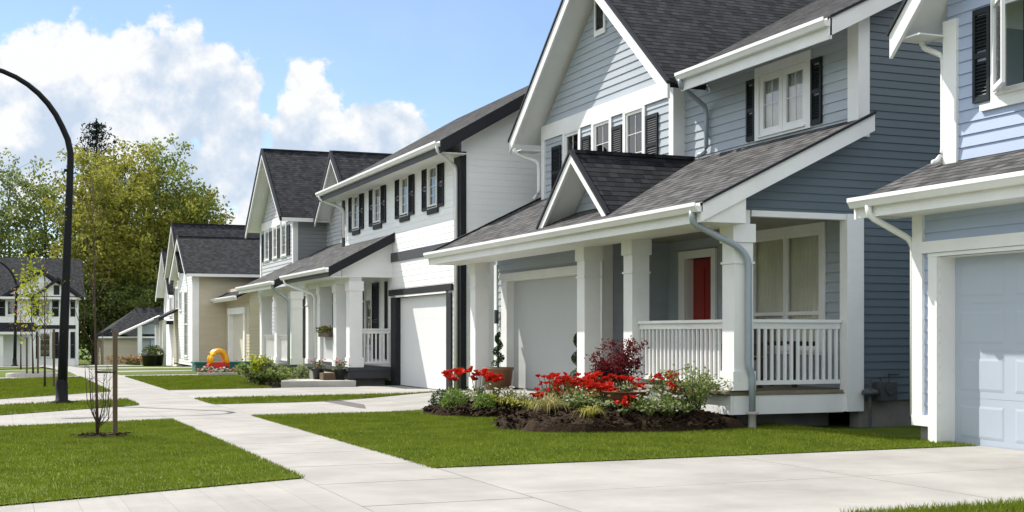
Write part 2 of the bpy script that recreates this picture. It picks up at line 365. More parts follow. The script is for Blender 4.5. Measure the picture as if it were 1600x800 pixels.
def window(H, F, u0, u1, z0, z1, cas=.09, head=.09, sill=.07, lights=1, grid=(2, 3), frame='white paint', casing=None, curtain=None, rail=None, depth=.30, blind=1.0, m_in='interior', proud=.045, glass=True, stile=.05):
    """Casing, sash, muntins, panes; the wall has a hole at the returned daylight opening."""
    a, b, c, d = u0+cas, u1-cas, z0+sill, z1-head; casing = casing or frame
    mb = MB(); mb.fbox(F, u0, a, .016, proud, z0, z1).fbox(F, b, u1, .016, proud, z0, z1)
    mb.fbox(F, a, b, .016, proud+.001, d, z1).fbox(F, a, b, .016, proud+.001, z0, c)
    mb.fbox(F, a, b, .015, proud+.03, c-.03, c-.002)
    for p, q in ((a, a+.004), (b-.004, b)): mb.fbox(F, p, q, -.1, .016, c, d)
    mb.fbox(F, a, b, -.1, .016, d-.004, d).fbox(F, a, b, -.1, .016, c, c+.004)
    W = mb.build('window', casing, H)
    sm = MB(); gl = []; n = lights; g = .05; wl = (b-a)/n; s = stile
    for i in range(n):
        p, q = a+i*wl+.005, a+(i+1)*wl-.005
        sm.fbox(F, p, p+s, -.03, .022, c+.005, d-.005).fbox(F, q-s, q, -.03, .022, c+.005, d-.005)
        sm.fbox(F, p+s, q-s, -.03, .021, c+.005, c+.005+s).fbox(F, p+s, q-s, -.03, .021, d-.005-s, d-.005)
        p, q, e, h = p+s, q-s, c+.005+s, d-.005-s
        cells = [(e, h)]
        if rail:
            zr = e+(h-e)*rail; sm.fbox(F, p, q, -.03, .02, zr-.03, zr+.03); cells = [(e, zr-.03), (zr+.03, h)]
        for e2, h2 in cells:
            gl.append((p, q, e2, h2))
        if grid:
            nx, nz = grid
            for k in range(1, nx): x = p+(q-p)*k/nx; sm.fbox(F, x-.005, x+.005, -.012, .002, e, h)
            for k in range(1, nz): z = e+(h-e)*k/nz; sm.fbox(F, p, q, -.0125, .0075, z-.006, z+.006)
    sm.build('sash', frame, W)
    for p, q, e, h in gl:
        if not glass: continue
        g_ = MB(); gp = [F(p, -.006, e), F(q, -.006, e), F(q, -.006, h), F(p, -.006, h)]; nn = (Vector(gp[1])-Vector(gp[0])).cross(Vector(gp[3])-Vector(gp[0])); g_.face(gp if nn.dot(Vector(F(0, 1, 0))-Vector(F(0, 0, 0))) > 0 else gp[::-1]); g_.build('pane', {True: 'clear glass', 'cloud reflection': 'bright glass'}.get(curtain, 'glass'), W)
    if curtain:
        cm = MB(); N = max(12, int((b-a)/.035)); zb = d-(d-c)*blind
        for i in range(N):
            x0, x1 = a+(b-a)*i/N, a+(b-a)*(i+1)/N; o0, o1 = -.055-.015*math.sin(i*2.1), -.055-.015*math.sin((i+1)*2.1)
            cm.face([F(x0, o0, zb), F(x1, o1, zb), F(x1, o1, d), F(x0, o0, d)])
        cm.build('curtain', 'cloud reflection' if curtain == 'cloud reflection' else 'curtain', W)  # upper window: an added white sheet imitating reflected clouds, no real curtain
    im = MB(); im.fbox(F, a-.25, b+.25, -.62, -.60, c-.3, d+.3); im.build('room_back', m_in, W)
    return (a, b, c, d)
def garage_door(H, F, u0, u1, z0, z1, rec, m, jamb='white paint', rows=4, cols=4, panels=True):
    mb = MB(); h = (z1-z0)/rows
    for r in range(rows):
        a, b = z0+r*h+.002, z0+(r+1)*h-.002; mb.fbox(F, u0, u1, -rec-.06, -rec-.003, z0+r*h, z0+(r+1)*h)
        mb.fbox(F, u0, u1, -rec-.05, -rec, a, b)
        if panels:
            w = (u1-u0)/cols
            for k in range(cols):
                p, q = u0+k*w+.09, u0+(k+1)*w-.09; c, d = a+.085, b-.085
                ring = [(p, c), (q, c), (q, d), (p, d)]; inn = [(p+.03, c+.03), (q-.03, c+.03), (q-.03, d-.03), (p+.03, d-.03)]
                for i in range(4):
                    j = (i+1) % 4
                    mb.face([F(ring[i][0], -rec+.0015, ring[i][1]), F(ring[j][0], -rec+.0015, ring[j][1]), F(inn[j][0], -rec+.006, inn[j][1]), F(inn[i][0], -rec+.006, inn[i][1])])
                mb.face([F(x, -rec+.006, z) for x, z in inn])
    G = mb.build('garage_door', m, H)
    MB().fbox(F, u0, u1, -rec-.04, -rec-.005, z0-.03, z0+.003).build('weather_seal', 'black plastic', G)
    jm = MB(); jm.fbox(F, u0-.006, u0, -rec, .014, z0, z1).fbox(F, u1, u1+.006, -rec, .014, z0, z1).fbox(F, u0, u1, -rec, .014, z1, z1+.006)
    jm.build('door_jamb', jamb, H); return G
def post(H, x0, y0, z0, z1, w=.31, base=True, mold=True, m='white paint'):
    mb = MB(); mb.box(x0, x0+w, y0, y0+w, z0, z1)
    e = .028
    if base: mb.box(x0-e, x0+w+e, y0-e, y0+w+e, z0+.004, z0+.27)
    mb.box(x0-e, x0+w+e, y0-e, y0+w+e, z1-.26, z1-.003)
    if mold:
        mb.box(x0-.02, x0+w+.02, y0-.02, y0+w+.02, z1-.56, z1-.53)
    return mb.build('porch_post', m, H, bevel=.006)
def railing(H, p0, p1, zt, zb, n, m='white paint'):
    (xa, ya), (xb, yb) = p0, p1; alongY = abs(yb-ya) > abs(xb-xa)
    def bx(mb, s0, s1, w, z0, z1):
        if alongY: mb.box(xa-w, xa+w, ya+s0*(yb-ya), ya+s1*(yb-ya), z0, z1)
        else: mb.box(xa+s0*(xb-xa), xa+s1*(xb-xa), ya-w, ya+w, z0, z1)
        return mb
    mb = MB(); bx(mb, 0, 1, .065, zt-.045, zt); bx(mb, 0, 1, .03, zt-.135, zt-.046); bx(mb, 0, 1, .03, zb, zb+.06)
    r = mb.build('railing', m, H); Lg = math.hypot(xb-xa, yb-ya)
    for i in range(n):
        c = (i+.5)/n; k = .019/Lg
        bx(MB(), c-k, c+k, .019, zb+.061, zt-.136).build('baluster', m, r)
    return r

# ------------------------------------------------------------------ ground, walks, lawns
def gz(y):
    P = [(-400, 0), (13, 0), (26, -.07), (50, -.09), (67, -.35), (90, -.75), (108, -1.2), (130, -1.6), (2000, -1.6)]
    for (a, b), (c, d) in zip(P, P[1:]):
        if a <= y <= c: return b+(d-b)*(y-a)/(c-a)
    return 0
def ramp(x, y):                                       # the lots on the right rise a little towards the garages
    t = max(0, min(1, (x-6.0)/3.8)); w = max(0, min(1, (y-19.5)/2.5))*max(0, min(1, (27.2-y)/1.4))
    return gz(y)+.21*t*t*(3-2*t)*w
def sheet(name, quad, dz, m, ny=12, nx=6, zf=ramp, kind='structure'):
    """Quad (x,y)x4: near-left, near-right, far-right, far-left, draped on the ground dz above it."""
    mb = MB(); q = [Vector((*p, 0)) for p in quad]; vi = []
    for j in range(ny+1):
        t = j/ny
        for i in range(nx+1):
            u = i/nx; p = (q[0]*(1-u)+q[1]*u)*(1-t)+(q[3]*(1-u)+q[2]*u)*t
            vi.append((p.x, p.y, zf(p.x, p.y)+dz))
    for j in range(ny):
        for i in range(nx):
            k = j*(nx+1)+i; mb.face([vi[k], vi[k+1], vi[k+nx+2], vi[k+nx+1]])
    return setp(mb.build(name, m), kind=kind)
# one ground sheet to the horizon
mb = MB(); ys = [-400, -60, 0, 13, 19.5, 22, 26, 27.2, 32, 50, 60, 67, 78, 90, 108, 130, 300, 1500]; xs = [-900, -60, -9.2, -.3, 4, 6, 8, 9.8, 14, 60, 900]
for a, b in zip(ys, ys[1:]):
    for c, d in zip(xs, xs[1:]):
        mb.face([(x, y, ramp(x, y)-.03-(.12 if -9.3 < x < -.2 and y < 110 else 0)) for x, y in ((c, a), (d, a), (d, b), (c, b))])
setp(mb.build('ground', 'lawn'), kind='structure')
mb = MB()
for a, b in zip(range(-60, 95, 6), range(-54, 101, 6)):
    mb.face([(-8.9, a, gz(a)-.125), (-.42, a, gz(a)-.125), (-.42, b, gz(b)-.125), (-8.9, b, gz(b)-.125)])
setp(mb.build('road', 'asphalt'), kind='structure')
mb = MB()
for a, b in zip(range(-30, 95, 5), range(-25, 100, 5)):
    mb.prism([(-.42, a, gz(a)-.2), (-.06, a, gz(a)-.2), (-.06, a, gz(a)+.004), (-.30, a, gz(a)+.004), (-.42, a, gz(a)-.10)], (0, b-a-.012, gz(b)-gz(a)))
setp(mb.build('kerb', 'concrete walk'), kind='structure')
def panels(name, rows, m, gap=.013, dz=.008, base='joint grime'):
    """Concrete cast in panels with joints: rows = list of quads; a darker bed shows in the joints."""
    mb = MB(); bed = MB()
    for q in rows:
        c = [sum(p[k] for p in q)/4 for k in (0, 1)]; ins = []
        for x, y in q:
            dx, dy = c[0]-x, c[1]-y; l = math.hypot(dx, dy); ins.append((x+dx/l*gap, y+dy/l*gap))
        n = 5; pts = []
        for j in range(n+1):
            for i in range(n+1):
                u, t = i/n, j/n; x = (ins[0][0]*(1-u)+ins[1][0]*u)*(1-t)+(ins[3][0]*(1-u)+ins[2][0]*u)*t
                y = (ins[0][1]*(1-u)+ins[1][1]*u)*(1-t)+(ins[3][1]*(1-u)+ins[2][1]*u)*t; pts.append((x, y, ramp(x, y)+dz))
        for j in range(n):
            for i in range(n):
                k = j*(n+1)+i; mb.face([pts[k], pts[k+1], pts[k+n+2], pts[k+n+1]])
        for i in range(4):
            a, b = ins[i], ins[(i+1) % 4]
            mb.face([(*a, ramp(*a)+dz), (*b, ramp(*b)+dz), (*b, ramp(*b)+dz-.03), (*a, ramp(*a)+dz-.03)])
        bed.face([(x, y, ramp(x, y)-.008) for x, y in q])
    o = setp(mb.build(name, m), kind='structure'); b = bed.build('joint_bed', base, o); return o
SL, SR = 2.60, 4.02
panels('pavement', [[(SL, a), (SR, a), (SR, a+1.525), (SL, a+1.525)] for a in np.arange(-1.2, 92, 1.53)], 'concrete walk', .010)
def split(q, n, m=1):
    out = []; L4 = lambda u, t: tuple((q[0][k]*(1-u)+q[1][k]*u)*(1-t)+(q[3][k]*(1-u)+q[2][k]*u)*t for k in (0, 1))
    for j in range(m):
        for i in range(n): out.append([L4(i/n, j/m), L4((i+1)/n, j/m), L4((i+1)/n, (j+1)/m), L4(i/n, (j+1)/m)])
    return out
# aprons across the verge, scored every 30 cm
panels('driveway_apron', split([(-.05, 6.2), (SL, 7.4), (SL, 11.55), (-.05, 10.52)], 8), 'concrete walk', .014)
panels('driveway_apron', split([(-.05, 19.95), (SL, 20.85), (SL, 25.85), (-.05, 23.1)], 8), 'concrete walk', .014)
panels('driveway_apron', split([(-.05, 26.7), (SL, 28.25), (SL, 32.4), (-.05, 29.2)], 8), 'concrete walk', .014)
# driveways on the house side
panels('driveway', split([(SR, 7.6), (10.75, 7.75), (10.75, 11.95), (SR, 11.95)], 2, 2), 'concrete', .009)
panels('driveway', split([(SR, 21.4), (10.52, 21.35), (10.52, 26.15), (SR, 25.6)], 4, 1), 'concrete', .009)
panels('driveway', split([(SR, 28.05), (10.3, 28.6), (10.3, 33.4), (SR, 32.7)], 3, 1), 'concrete', .009)
panels('path', split([(-.05, 42.4), (SL, 43.7), (SL, 45.6), (-.05, 44.6)], 2) + split([(SR, 43.9), (11, 44.2), (11, 46.0), (SR, 45.9)], 4), 'concrete', .009)
panels('path', split([(SR, 49.5), (9.2, 50.5), (9.2, 53.5), (SR, 53)], 3)+split([(SR, 61), (11.3, 61.6), (11.3, 66.8), (SR, 66)], 3), 'concrete', .009)
panels('path', split([(-.05, 56), (SL, 56.4), (SL, 58.2), (-.05, 58)], 2)+split([(-3, 76), (14, 79), (14, 82), (-3, 80.5)], 3)+split([(5.6, 83), (8.2, 83), (8.2, 109), (6.2, 109)], 1, 5), 'concrete', .009)
LAWNS = {
 'front': [(SR, 11.97), (10.6, 11.97), (10.6, 21.33), (SR, 21.38)],
 'verge_a': [(-.05, 10.53), (SL, 11.56), (SL, 20.84), (-.05, 19.94)],
 'verge_b': [(-.05, 23.12), (SL, 25.87), (SL, 28.23), (-.05, 26.68)],
 'verge_c': [(-.05, 29.22), (SL, 32.42), (SL, 43.68), (-.05, 42.38)],
 'verge_d': [(-.05, 44.62), (SL, 45.62), (SL, 56.38), (-.05, 55.98)],
 'strip': [(SR, 25.62), (10.0, 26.2), (10.0, 28.55), (SR, 28.03)],
 'side': [(SR, 32.72), (6.6, 33.0), (7.6, 43.9), (SR, 43.88)],
 'near': [(SR, 1.0), (11.5, 1.0), (11.5, 7.80), (SR, 7.7)],
 'far_a': [(SR, 46), (9, 46.2), (9, 50.4), (SR, 49.4)], 'far_b': [(SR, 53.1), (10, 53.6), (10, 61.4), (SR, 60.9)],
}
for k, q in LAWNS.items(): sheet('lawn', q, .018, 'lawn', 14, 8)
BEDS = [(8.15, 16.35, 1.75, 1.15, .30, -.35), (7.65, 20.05, 1.25, .85, .17, -1.0)]   # x, y, radii, height, turn
def in_bed(x, y, grow=.0):
    for bx, by, ra, rb, h, an in BEDS:
        c, s = np.cos(an), np.sin(an); dx, dy = x-bx, y-by
        if ((dx*c+dy*s)/(ra+grow))**2+((-dx*s+dy*c)/(rb+grow))**2 < 1: return True
    return False
def bed_z(x, y):
    z = ramp(x, y)
    for bx, by, ra, rb, h, an in BEDS:
        c, s = math.cos(an), math.sin(an); dx, dy = x-bx, y-by
        q = ((dx*c+dy*s)/ra)**2+((-dx*s+dy*c)/rb)**2
        if q < 1: z = max(z, ramp(x, y)+h*(1-q)**.6)
    return z
rg = np.random.default_rng(5)
def blades(name, quad, dens, hmin, hmax, w, edge=.03):
    q = np.array(quad); n = int(dens*abs(np.cross(q[2]-q[0], q[3]-q[1]))/2)
    u, t = rg.random(n), rg.random(n); u = u*(1+2*edge/3)-edge/3; t = t*(1+2*edge/6)-edge/6
    p = ((q[0]*(1-u)[:, None]+q[1]*u[:, None])*(1-t)[:, None]+(q[3]*(1-u)[:, None]+q[2]*u[:, None])*t[:, None])
    keep = np.array([not in_bed(x, y, -.06) for x, y in p]); p = p[keep]; n = len(p)
    z = np.array([ramp(x, y) for x, y in p])+.012
    a = rg.random(n)*6.283; h = hmin+(hmax-hmin)*rg.random(n); ln = (rg.random((n, 2))-.5)*h[:, None]*1.1
    d = np.stack([np.cos(a), np.sin(a)], 1)*w/2*(.7+.6*rg.random(n))[:, None]
    v = np.zeros((n, 3, 3), np.float32); v[:, 0, :2] = p-d; v[:, 1, :2] = p+d; v[:, 2, :2] = p+ln
    v[:, 0, 2] = z; v[:, 1, 2] = z; v[:, 2, 2] = z+h
    me = bpy.data.meshes.new(name); me.vertices.add(3*n); me.vertices.foreach_set('co', v.ravel())
    me.loops.add(3*n); me.loops.foreach_set('vertex_index', np.arange(3*n, dtype=np.int32))
    me.polygons.add(n); me.polygons.foreach_set('loop_start', np.arange(0, 3*n, 3, dtype=np.int32))
    me.materials.append(MATS['blade']); me.update(); o = bpy.data.objects.new(name, me); col.objects.link(o)
    return setp(o, kind='stuff')
setp(blades('grass', LAWNS['front'], 3000, .016, .042, .010), 'short mown green grass on the lawn before the blue house', 'grass')
setp(blades('grass', LAWNS['verge_a'], 3000, .016, .042, .010), 'short mown grass on the verge around the bare sapling', 'grass')
setp(blades('grass', [(5.7, 6.2), (9.5, 6.2), (9.5, 7.80), (5.7, 7.72)], 4200, .025, .075, .009), 'longer grass fringe beside the near driveway', 'grass')
for k, lab in (('verge_b', 'narrow mown grass strip at the foot of the street lamp'), ('verge_c', 'mown grass verge beyond the street lamp'), ('strip', 'thin grass strip between the two driveways'), ('side', 'mown grass in front of the white house porch')):
    setp(blades('grass', LAWNS[k], 800, .03, .06, .018), lab, 'grass')
def mound(b, m='mulch', name='mulch_bed'):
    bx, by, ra, rb, h, an = b; mb = MB(); n, k = 64, 16; vi = []
    for j in range(k+1):
        for i in range(n):
            a = 6.28318*i/n; r = j/k; wob = 1+.07*math.sin(3*a+bx)+.045*math.sin(7*a+by)+.03*math.sin(13*a)
            x0, y0 = ra*r*math.cos(a)*wob, rb*r*math.sin(a)*wob; x, y = bx+x0*math.cos(an)-y0*math.sin(an), by+x0*math.sin(an)+y0*math.cos(an)
            vi.append((x, y, ramp(x, y)+h*(1-r*r)**.6+.024+random.uniform(-.05, .045)*(1 if j < k else .3) - (.03 if j == k else 0)))
    for j in range(k):
        for i in range(n): mb.face([vi[j*n+i], vi[j*n+(i+1) % n], vi[(j+1)*n+(i+1) % n], vi[(j+1)*n+i]])
    # loose bark chips
    for _ in range(2200):
        a = random.random()*6.283; r = math.sqrt(random.random())*.98; x0, y0 = ra*r*math.cos(a), rb*r*math.sin(a)
        x, y = bx+x0*math.cos(an)-y0*math.sin(an), by+x0*math.sin(an)+y0*math.cos(an); z = ramp(x, y)+h*(1-r*r)**.6+.04
        t = random.random()*3.14; l, w = random.uniform(.02, .065), random.uniform(.008, .026); cx, sx = math.cos(t), math.sin(t); dz = random.uniform(-.035, .035)
        mb.face([(x-cx*l-sx*w, y-sx*l+cx*w, z-dz), (x+cx*l-sx*w, y+sx*l+cx*w, z+dz), (x+cx*l+sx*w, y+sx*l-cx*w, z+dz+.008), (x-cx*l+sx*w, y-sx*l-cx*w, z-dz+.008)])
    return setp(mb.build(name, m), kind='structure')
for b in BEDS: mound(b)

# ------------------------------------------------------------------ the blue house
def blue_house():
    H = empty('blue_house', (11.7, 21, 0), 'blue grey two storey house with red front door and tall white gable', 'house', 'houses along the street')
    wf, lo = FX(11.7), .15
    front = MB()
    w1 = window(H, wf, 16.65, 18.21, 4.50, 5.70, .12, .15, .07, 2, (2, 2), stile=.10, curtain='cloud reflection', blind=.96)
    w2 = window(H, wf, 16.29, 18.42, 1.0, 3.04, .12, .15, .08, 2, None, rail=.30, curtain=True, blind=.93)
    wall_rect(front, wf, 15.5, 20.6, 3.5, 6.01, [w1], lo)
    wall_rect(front, wf, 15.5, 21.2, .3, 3.5, [w2, (19.58, 20.51, .52, 2.68)], lo)
    front.build('wall', 'blue siding', H)
    shutter(H, wf, 18.22, 18.47, 4.53, 5.54); shutter(H, wf, 16.37, 16.64, 4.53, 5.54)
    # side wall to the neighbour, vinyl, reaching over the porch gable
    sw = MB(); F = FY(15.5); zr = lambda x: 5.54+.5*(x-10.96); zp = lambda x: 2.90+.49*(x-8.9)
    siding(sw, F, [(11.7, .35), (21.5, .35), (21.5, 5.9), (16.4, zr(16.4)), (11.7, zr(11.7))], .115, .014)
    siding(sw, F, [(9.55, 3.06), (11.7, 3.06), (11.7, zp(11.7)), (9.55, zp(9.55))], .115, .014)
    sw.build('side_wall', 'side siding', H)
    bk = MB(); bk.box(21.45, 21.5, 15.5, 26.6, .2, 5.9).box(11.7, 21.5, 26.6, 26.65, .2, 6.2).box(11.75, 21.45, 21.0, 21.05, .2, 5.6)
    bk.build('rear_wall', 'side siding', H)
    MB().box(11.72, 21.45, 15.53, 15.75, -.1, .345).build('foundation_wall', 'foundation', H)
    # bay with the tall gable
    bf = FX(11.5); bay = MB(); wins = []
    for a, b in ((24.6, 25.5), (23.13, 24.05), (21.7, 22.62)): wins.append(window(H, bf, a, b, 4.3, 5.66, .1, .03, .08, 1, (2, 3)))
    wall_rect(bay, bf, 20.6, 26.65, 3.3, 5.67, wins, lo)
    siding(bay, bf, [(20.6, 5.9), (26.65, 5.9), (26.65, 5.92), (23.5, 8.50), (20.6, 6.10)], lo)
    bay.build('gable_wall', 'blue siding', H)
    MB().box(11.5, 11.72, 20.59, 20.61, 3.3, 6.0).build('bay_return', 'white paint', H)
    MB().box(11.455, 11.484, 20.76, 26.5, 5.665, 5.99).build('frieze_board', 'white paint', H)
    for y in (20.58, 26.49): MB().box(11.452, 11.70, y, y+.17, 3.3, 5.99).build('corner_board', 'white paint', H)
    for a, b in ((25.62, 26.09), (24.15, 24.54), (22.68, 23.1), (21.2, 21.66)): shutter(H, bf, a, b, 4.3, 5.45)
    v = MB(); v.fbox(bf, 23.40, 23.47, .016, .055, 7.42, 8.2).fbox(bf, 23.83, 23.9, .016, .055, 7.42, 8.2).fbox(bf, 23.47, 23.83, .016, .056, 7.42, 7.53).fbox(bf, 23.47, 23.83, .016, .056, 8.12, 8.2)
    V = v.build('gable_vent', 'white paint', H); lv = MB()
    for k in range(14): z = 7.53+k*.042; lv.face([bf(23.47, .05, z), bf(23.83, .05, z), bf(23.83, .017, z+.04), bf(23.47, .017, z+.04)])
    lv.build('louver', 'shutter paint', V)
    # corner trims
    MB().box(11.66, 11.86, 15.462, 15.72, 4.2, 5.98).build('corner_board', 'white paint', H)
    MB().box(11.45, 11.74, 15.44, 15.62, .2, 3.06).build('corner_board', 'white paint', H)
    # main roof, eave to the street
    a, b = MB(), MB(); slope(a, b, (10.96, 15.2, 5.78), (10.96, 19.45, 5.78), (5.54, 0, 2.77), .12); slope(a, b, (11.0, 19.45, 5.80), (11.0, 19.95, 5.80), (.75, 0, .375), .12); slope(a, b, (11.52, 19.95, 6.06), (11.52, 20.57, 6.06), (.23, 0, .115), .12); slope(a, b, (11.75, 19.45, 6.175), (11.75, 26.9, 6.175), (4.75, 0, 2.375), .12); slope(a, b, (22.04, 15.2, 5.78), (22.04, 26.9, 5.78), (-5.54, 0, 2.77), .12)
    r = a.build('roof', 'shingle', H); b.build('soffit', 'white paint', r)
    gutter_y(H, 10.95, 15.16, 19.40, 5.79, fh=.30)
    MB().board((10.93, 15.2, 5.79), (16.5, 15.2, 8.575), .27, (0, -.04, 0)).build('rake_board', 'white paint', H)
    MB().board((10.93, 15.19, 5.815), (16.5, 15.19, 8.60), .045, (0, -.06, 0)).build('drip_edge', 'charcoal trim', H)
    # tall gable roof
    gable_x(H, 10.95, 17.5, 23.5, 3.7, 5.72, .83, 'shingle shaded', name='gable_roof'); rakes_x(H, 10.95, 23.5, 3.7, 5.72, .83, .27)
    MB().box(10.95, 11.5, 26.64, 27.16, 5.44, 5.46).build('soffit', 'white paint', H)
    # long porch roof
    a, b = MB(), MB(); slope(a, b, (8.9, 15.2, 3.09), (8.9, 26.9, 3.09), (2.83, 0, 1.387), .10)
    r = a.build('porch_roof', 'shingle', H); b.build('soffit', 'white paint', r)
    gutter_y(H, 8.89, 15.17, 26.95, 3.10, fh=.26)
    for y, t in ((15.2, -.04), (26.9, .04)):
        MB().board((8.87, y, 3.10), (11.72, y, 4.497), .26, (0, t, 0)).build('rake_board', 'white paint', H)
        MB().board((8.88, y-.01, 3.125), (11.72, y-.01, 4.517), .04, (0, t*1.6, 0)).build('drip_edge', 'charcoal trim', H)
    MB().box(8.92, 9.6, 15.24, 26.86, 2.84, 2.855).build('soffit', 'white paint', H)
    MB().prism([(8.93, 15.21, 2.845), (9.6, 15.21, 2.845), (9.6, 15.21, 3.19), (8.93, 15.21, 2.90)], (0, .02, 0)).build('eave_return', 'white paint', H)
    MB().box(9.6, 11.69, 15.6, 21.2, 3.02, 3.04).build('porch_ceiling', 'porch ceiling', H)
    MB().box(9.6, 9.85, 15.5, 26.2, 2.86, 3.06).build('porch_beam', 'white paint', H)
    MB().box(9.86, 11.45, 15.47, 15.62, 2.975, 3.058).build('porch_beam', 'white paint', H)
    # little gable on the porch roof
    D = gable_x(H, 9.25, 11.6, 20.13, 1.42, 3.25, .85, 'shingle shaded', t=.07, name='dormer_roof'); rakes_x(H, 9.25, 20.13, 1.42, 3.25, .85, .17)
    dm = MB(); siding(dm, FX(9.75), [(18.8, 3.1), (21.46, 3.1), (21.46, 3.2), (20.13, 4.30), (18.8, 3.2)], .13); dm.build('dormer_wall', 'blue siding', H)
    # garage block
    gf = FX(10.35); g = MB(); wall_rect(g, gf, 21.2, 26.62, .1, 3.3, [(21.75, 25.87, .1, 2.46)], lo); g.build('garage_wall', 'blue siding', H)
    s = MB(); siding(s, FY(21.2), [(10.35, .3), (11.7, .3), (11.7, 3.3), (10.35, 3.3)], lo); s.build('garage_side_wall', 'blue siding', H)
    MB().box(10.35, 11.7, 26.62, 26.66, .1, 3.4).build('garage_end_wall', 'blue siding', H)
    MB().box(10.31, 10.40, 21.17, 21.33, .12, 2.85).build('corner_board', 'white paint', H); MB().box(10.31, 10.52, 21.165, 21.19, .12, 3.0).build('corner_board', 'white paint', H)
    MB().box(10.31, 10.40, 26.50, 26.66, .12, 2.85).build('corner_board', 'white paint', H)
    garage_door(H, gf, 21.75, 25.87, .165, 2.455, .12, 'garage grey', panels=False)
    for y in (25.875, 21.42): MB().box(10.30, 10.334, y, y+.325, .15, 2.46).build('door_trim', 'white paint', H)
    t = MB(); t.box(10.285, 10.334, 21.35, 26.28, 2.50, 2.63).box(10.302, 10.335, 21.42, 26.2, 2.463, 2.497); t.build('door_header', 'white paint', H)
    MB().box(10.23, 10.30, 26.34, 26.44, 1.55, 1.85).build('wall_lamp', 'black plastic', H, bevel=.01)
    # posts
    for y, z in ((15.47, .53), (18.55, .53), (20.36, .12), (25.85, .12)): post(H, 9.57, y, z, 2.865)
    # deck
    d = MB(); y = 15.53
    while y < 20.3: d.box(9.47, 11.68, y, min(y+.135, 20.3), .475, .515); y += .14
    d.build('deck', 'deck wood', H)
    s = MB(); s.box(9.55, 9.58, 15.52, 19.4, .19, .455).box(9.585, 11.45, 15.52, 15.55, .19, .455); s.build('deck_skirt', 'white paint', H)
    j = MB(); j.box(9.54, 11.5, 15.51, 15.56, .457, .474); j.build('deck_edge', 'deck wood', H)
    MB().box(10.0, 11.6, 16.1, 20.2, -.1, .42).build('deck_footing', 'foundation', H)
    st = MB(); st.box(9.15, 9.47, 18.9, 20.15, .0, .33).box(8.85, 9.15, 18.9, 20.15, 0, .17); st.build('porch_step', 'concrete', H)
    railing(H, (9.72, 15.80), (9.72, 18.53), 1.53, .60, 22); railing(H, (9.90, 15.62), (11.44, 15.62), 1.53, .60, 14)
    # front door
    F = wf; t = MB(); t.fbox(F, 19.44, 19.58, .016, .06, .52, 2.68).fbox(F, 20.51, 20.73, .016, .06, .52, 2.68).fbox(F, 19.44, 20.73, .016, .062, 2.68, 2.82)
    t.fbox(F, 19.58, 19.586, -.16, .016, .52, 2.68).fbox(F, 20.504, 20.51, -.16, .016, .52, 2.68)
    t.build('door_frame', 'white paint', H)
    dr = MB(); dr.fbox(F, 19.586, 20.504, -.17, -.125, .53, 2.675)
    for a, b in ((19.69, 19.99), (20.10, 20.40)):
        for c, d_ in ((.72, 1.35), (1.5, 2.5)): dr.fbox(F, a, b, -.126, -.113, c, d_)
    dd = dr.build('front_door', 'red door paint', H, bevel=.006)
    hd = MB(); c = F(19.66, -.10, 1.5); hd.box(c[0]-.02, c[0]+.02, c[1]-.015, c[1]+.015, 1.42, 1.62); hd.build('handle', 'meter grey', dd)
    pl = MB(); pl.box(11.1, 11.2, 21.165, 21.186, 1.62, 1.72); pl.build('doorbell', 'white paint', H)
    # rainwater pipes
    downspout(H, [(8.83, 15.34, 3.0), (8.84, 15.36, 2.84), (9.62, 15.40, 2.52), (9.76, 15.40, 2.36), (9.76, 15.40, .86), (9.82, 15.40, .74), (9.82, 15.40, .20)], 'metal downspout', .048)
    MB().lathe((9.82, 15.40, -.03), [(.055, 0), (.055, .22), (.085, .23), (.085, .26), (.05, .27)], 12).build('drain_pipe', 'stone edge', H, smooth=True)
    downspout(H, [(10.88, 19.32, 5.68), (10.9, 19.33, 5.56), (11.58, 19.68, 5.32), (11.62, 19.70, 5.2), (11.62, 19.70, 4.52), (11.45, 19.70, 4.44)], 'metal downspout')
    downspout(H, [(10.9, 26.95, 5.5), (11.0, 26.93, 5.38), (11.40, 26.72, 5.2), (11.42, 26.72, 5.05), (11.42, 26.72, 4.5), (11.3, 26.72, 4.36)])
blue_house()

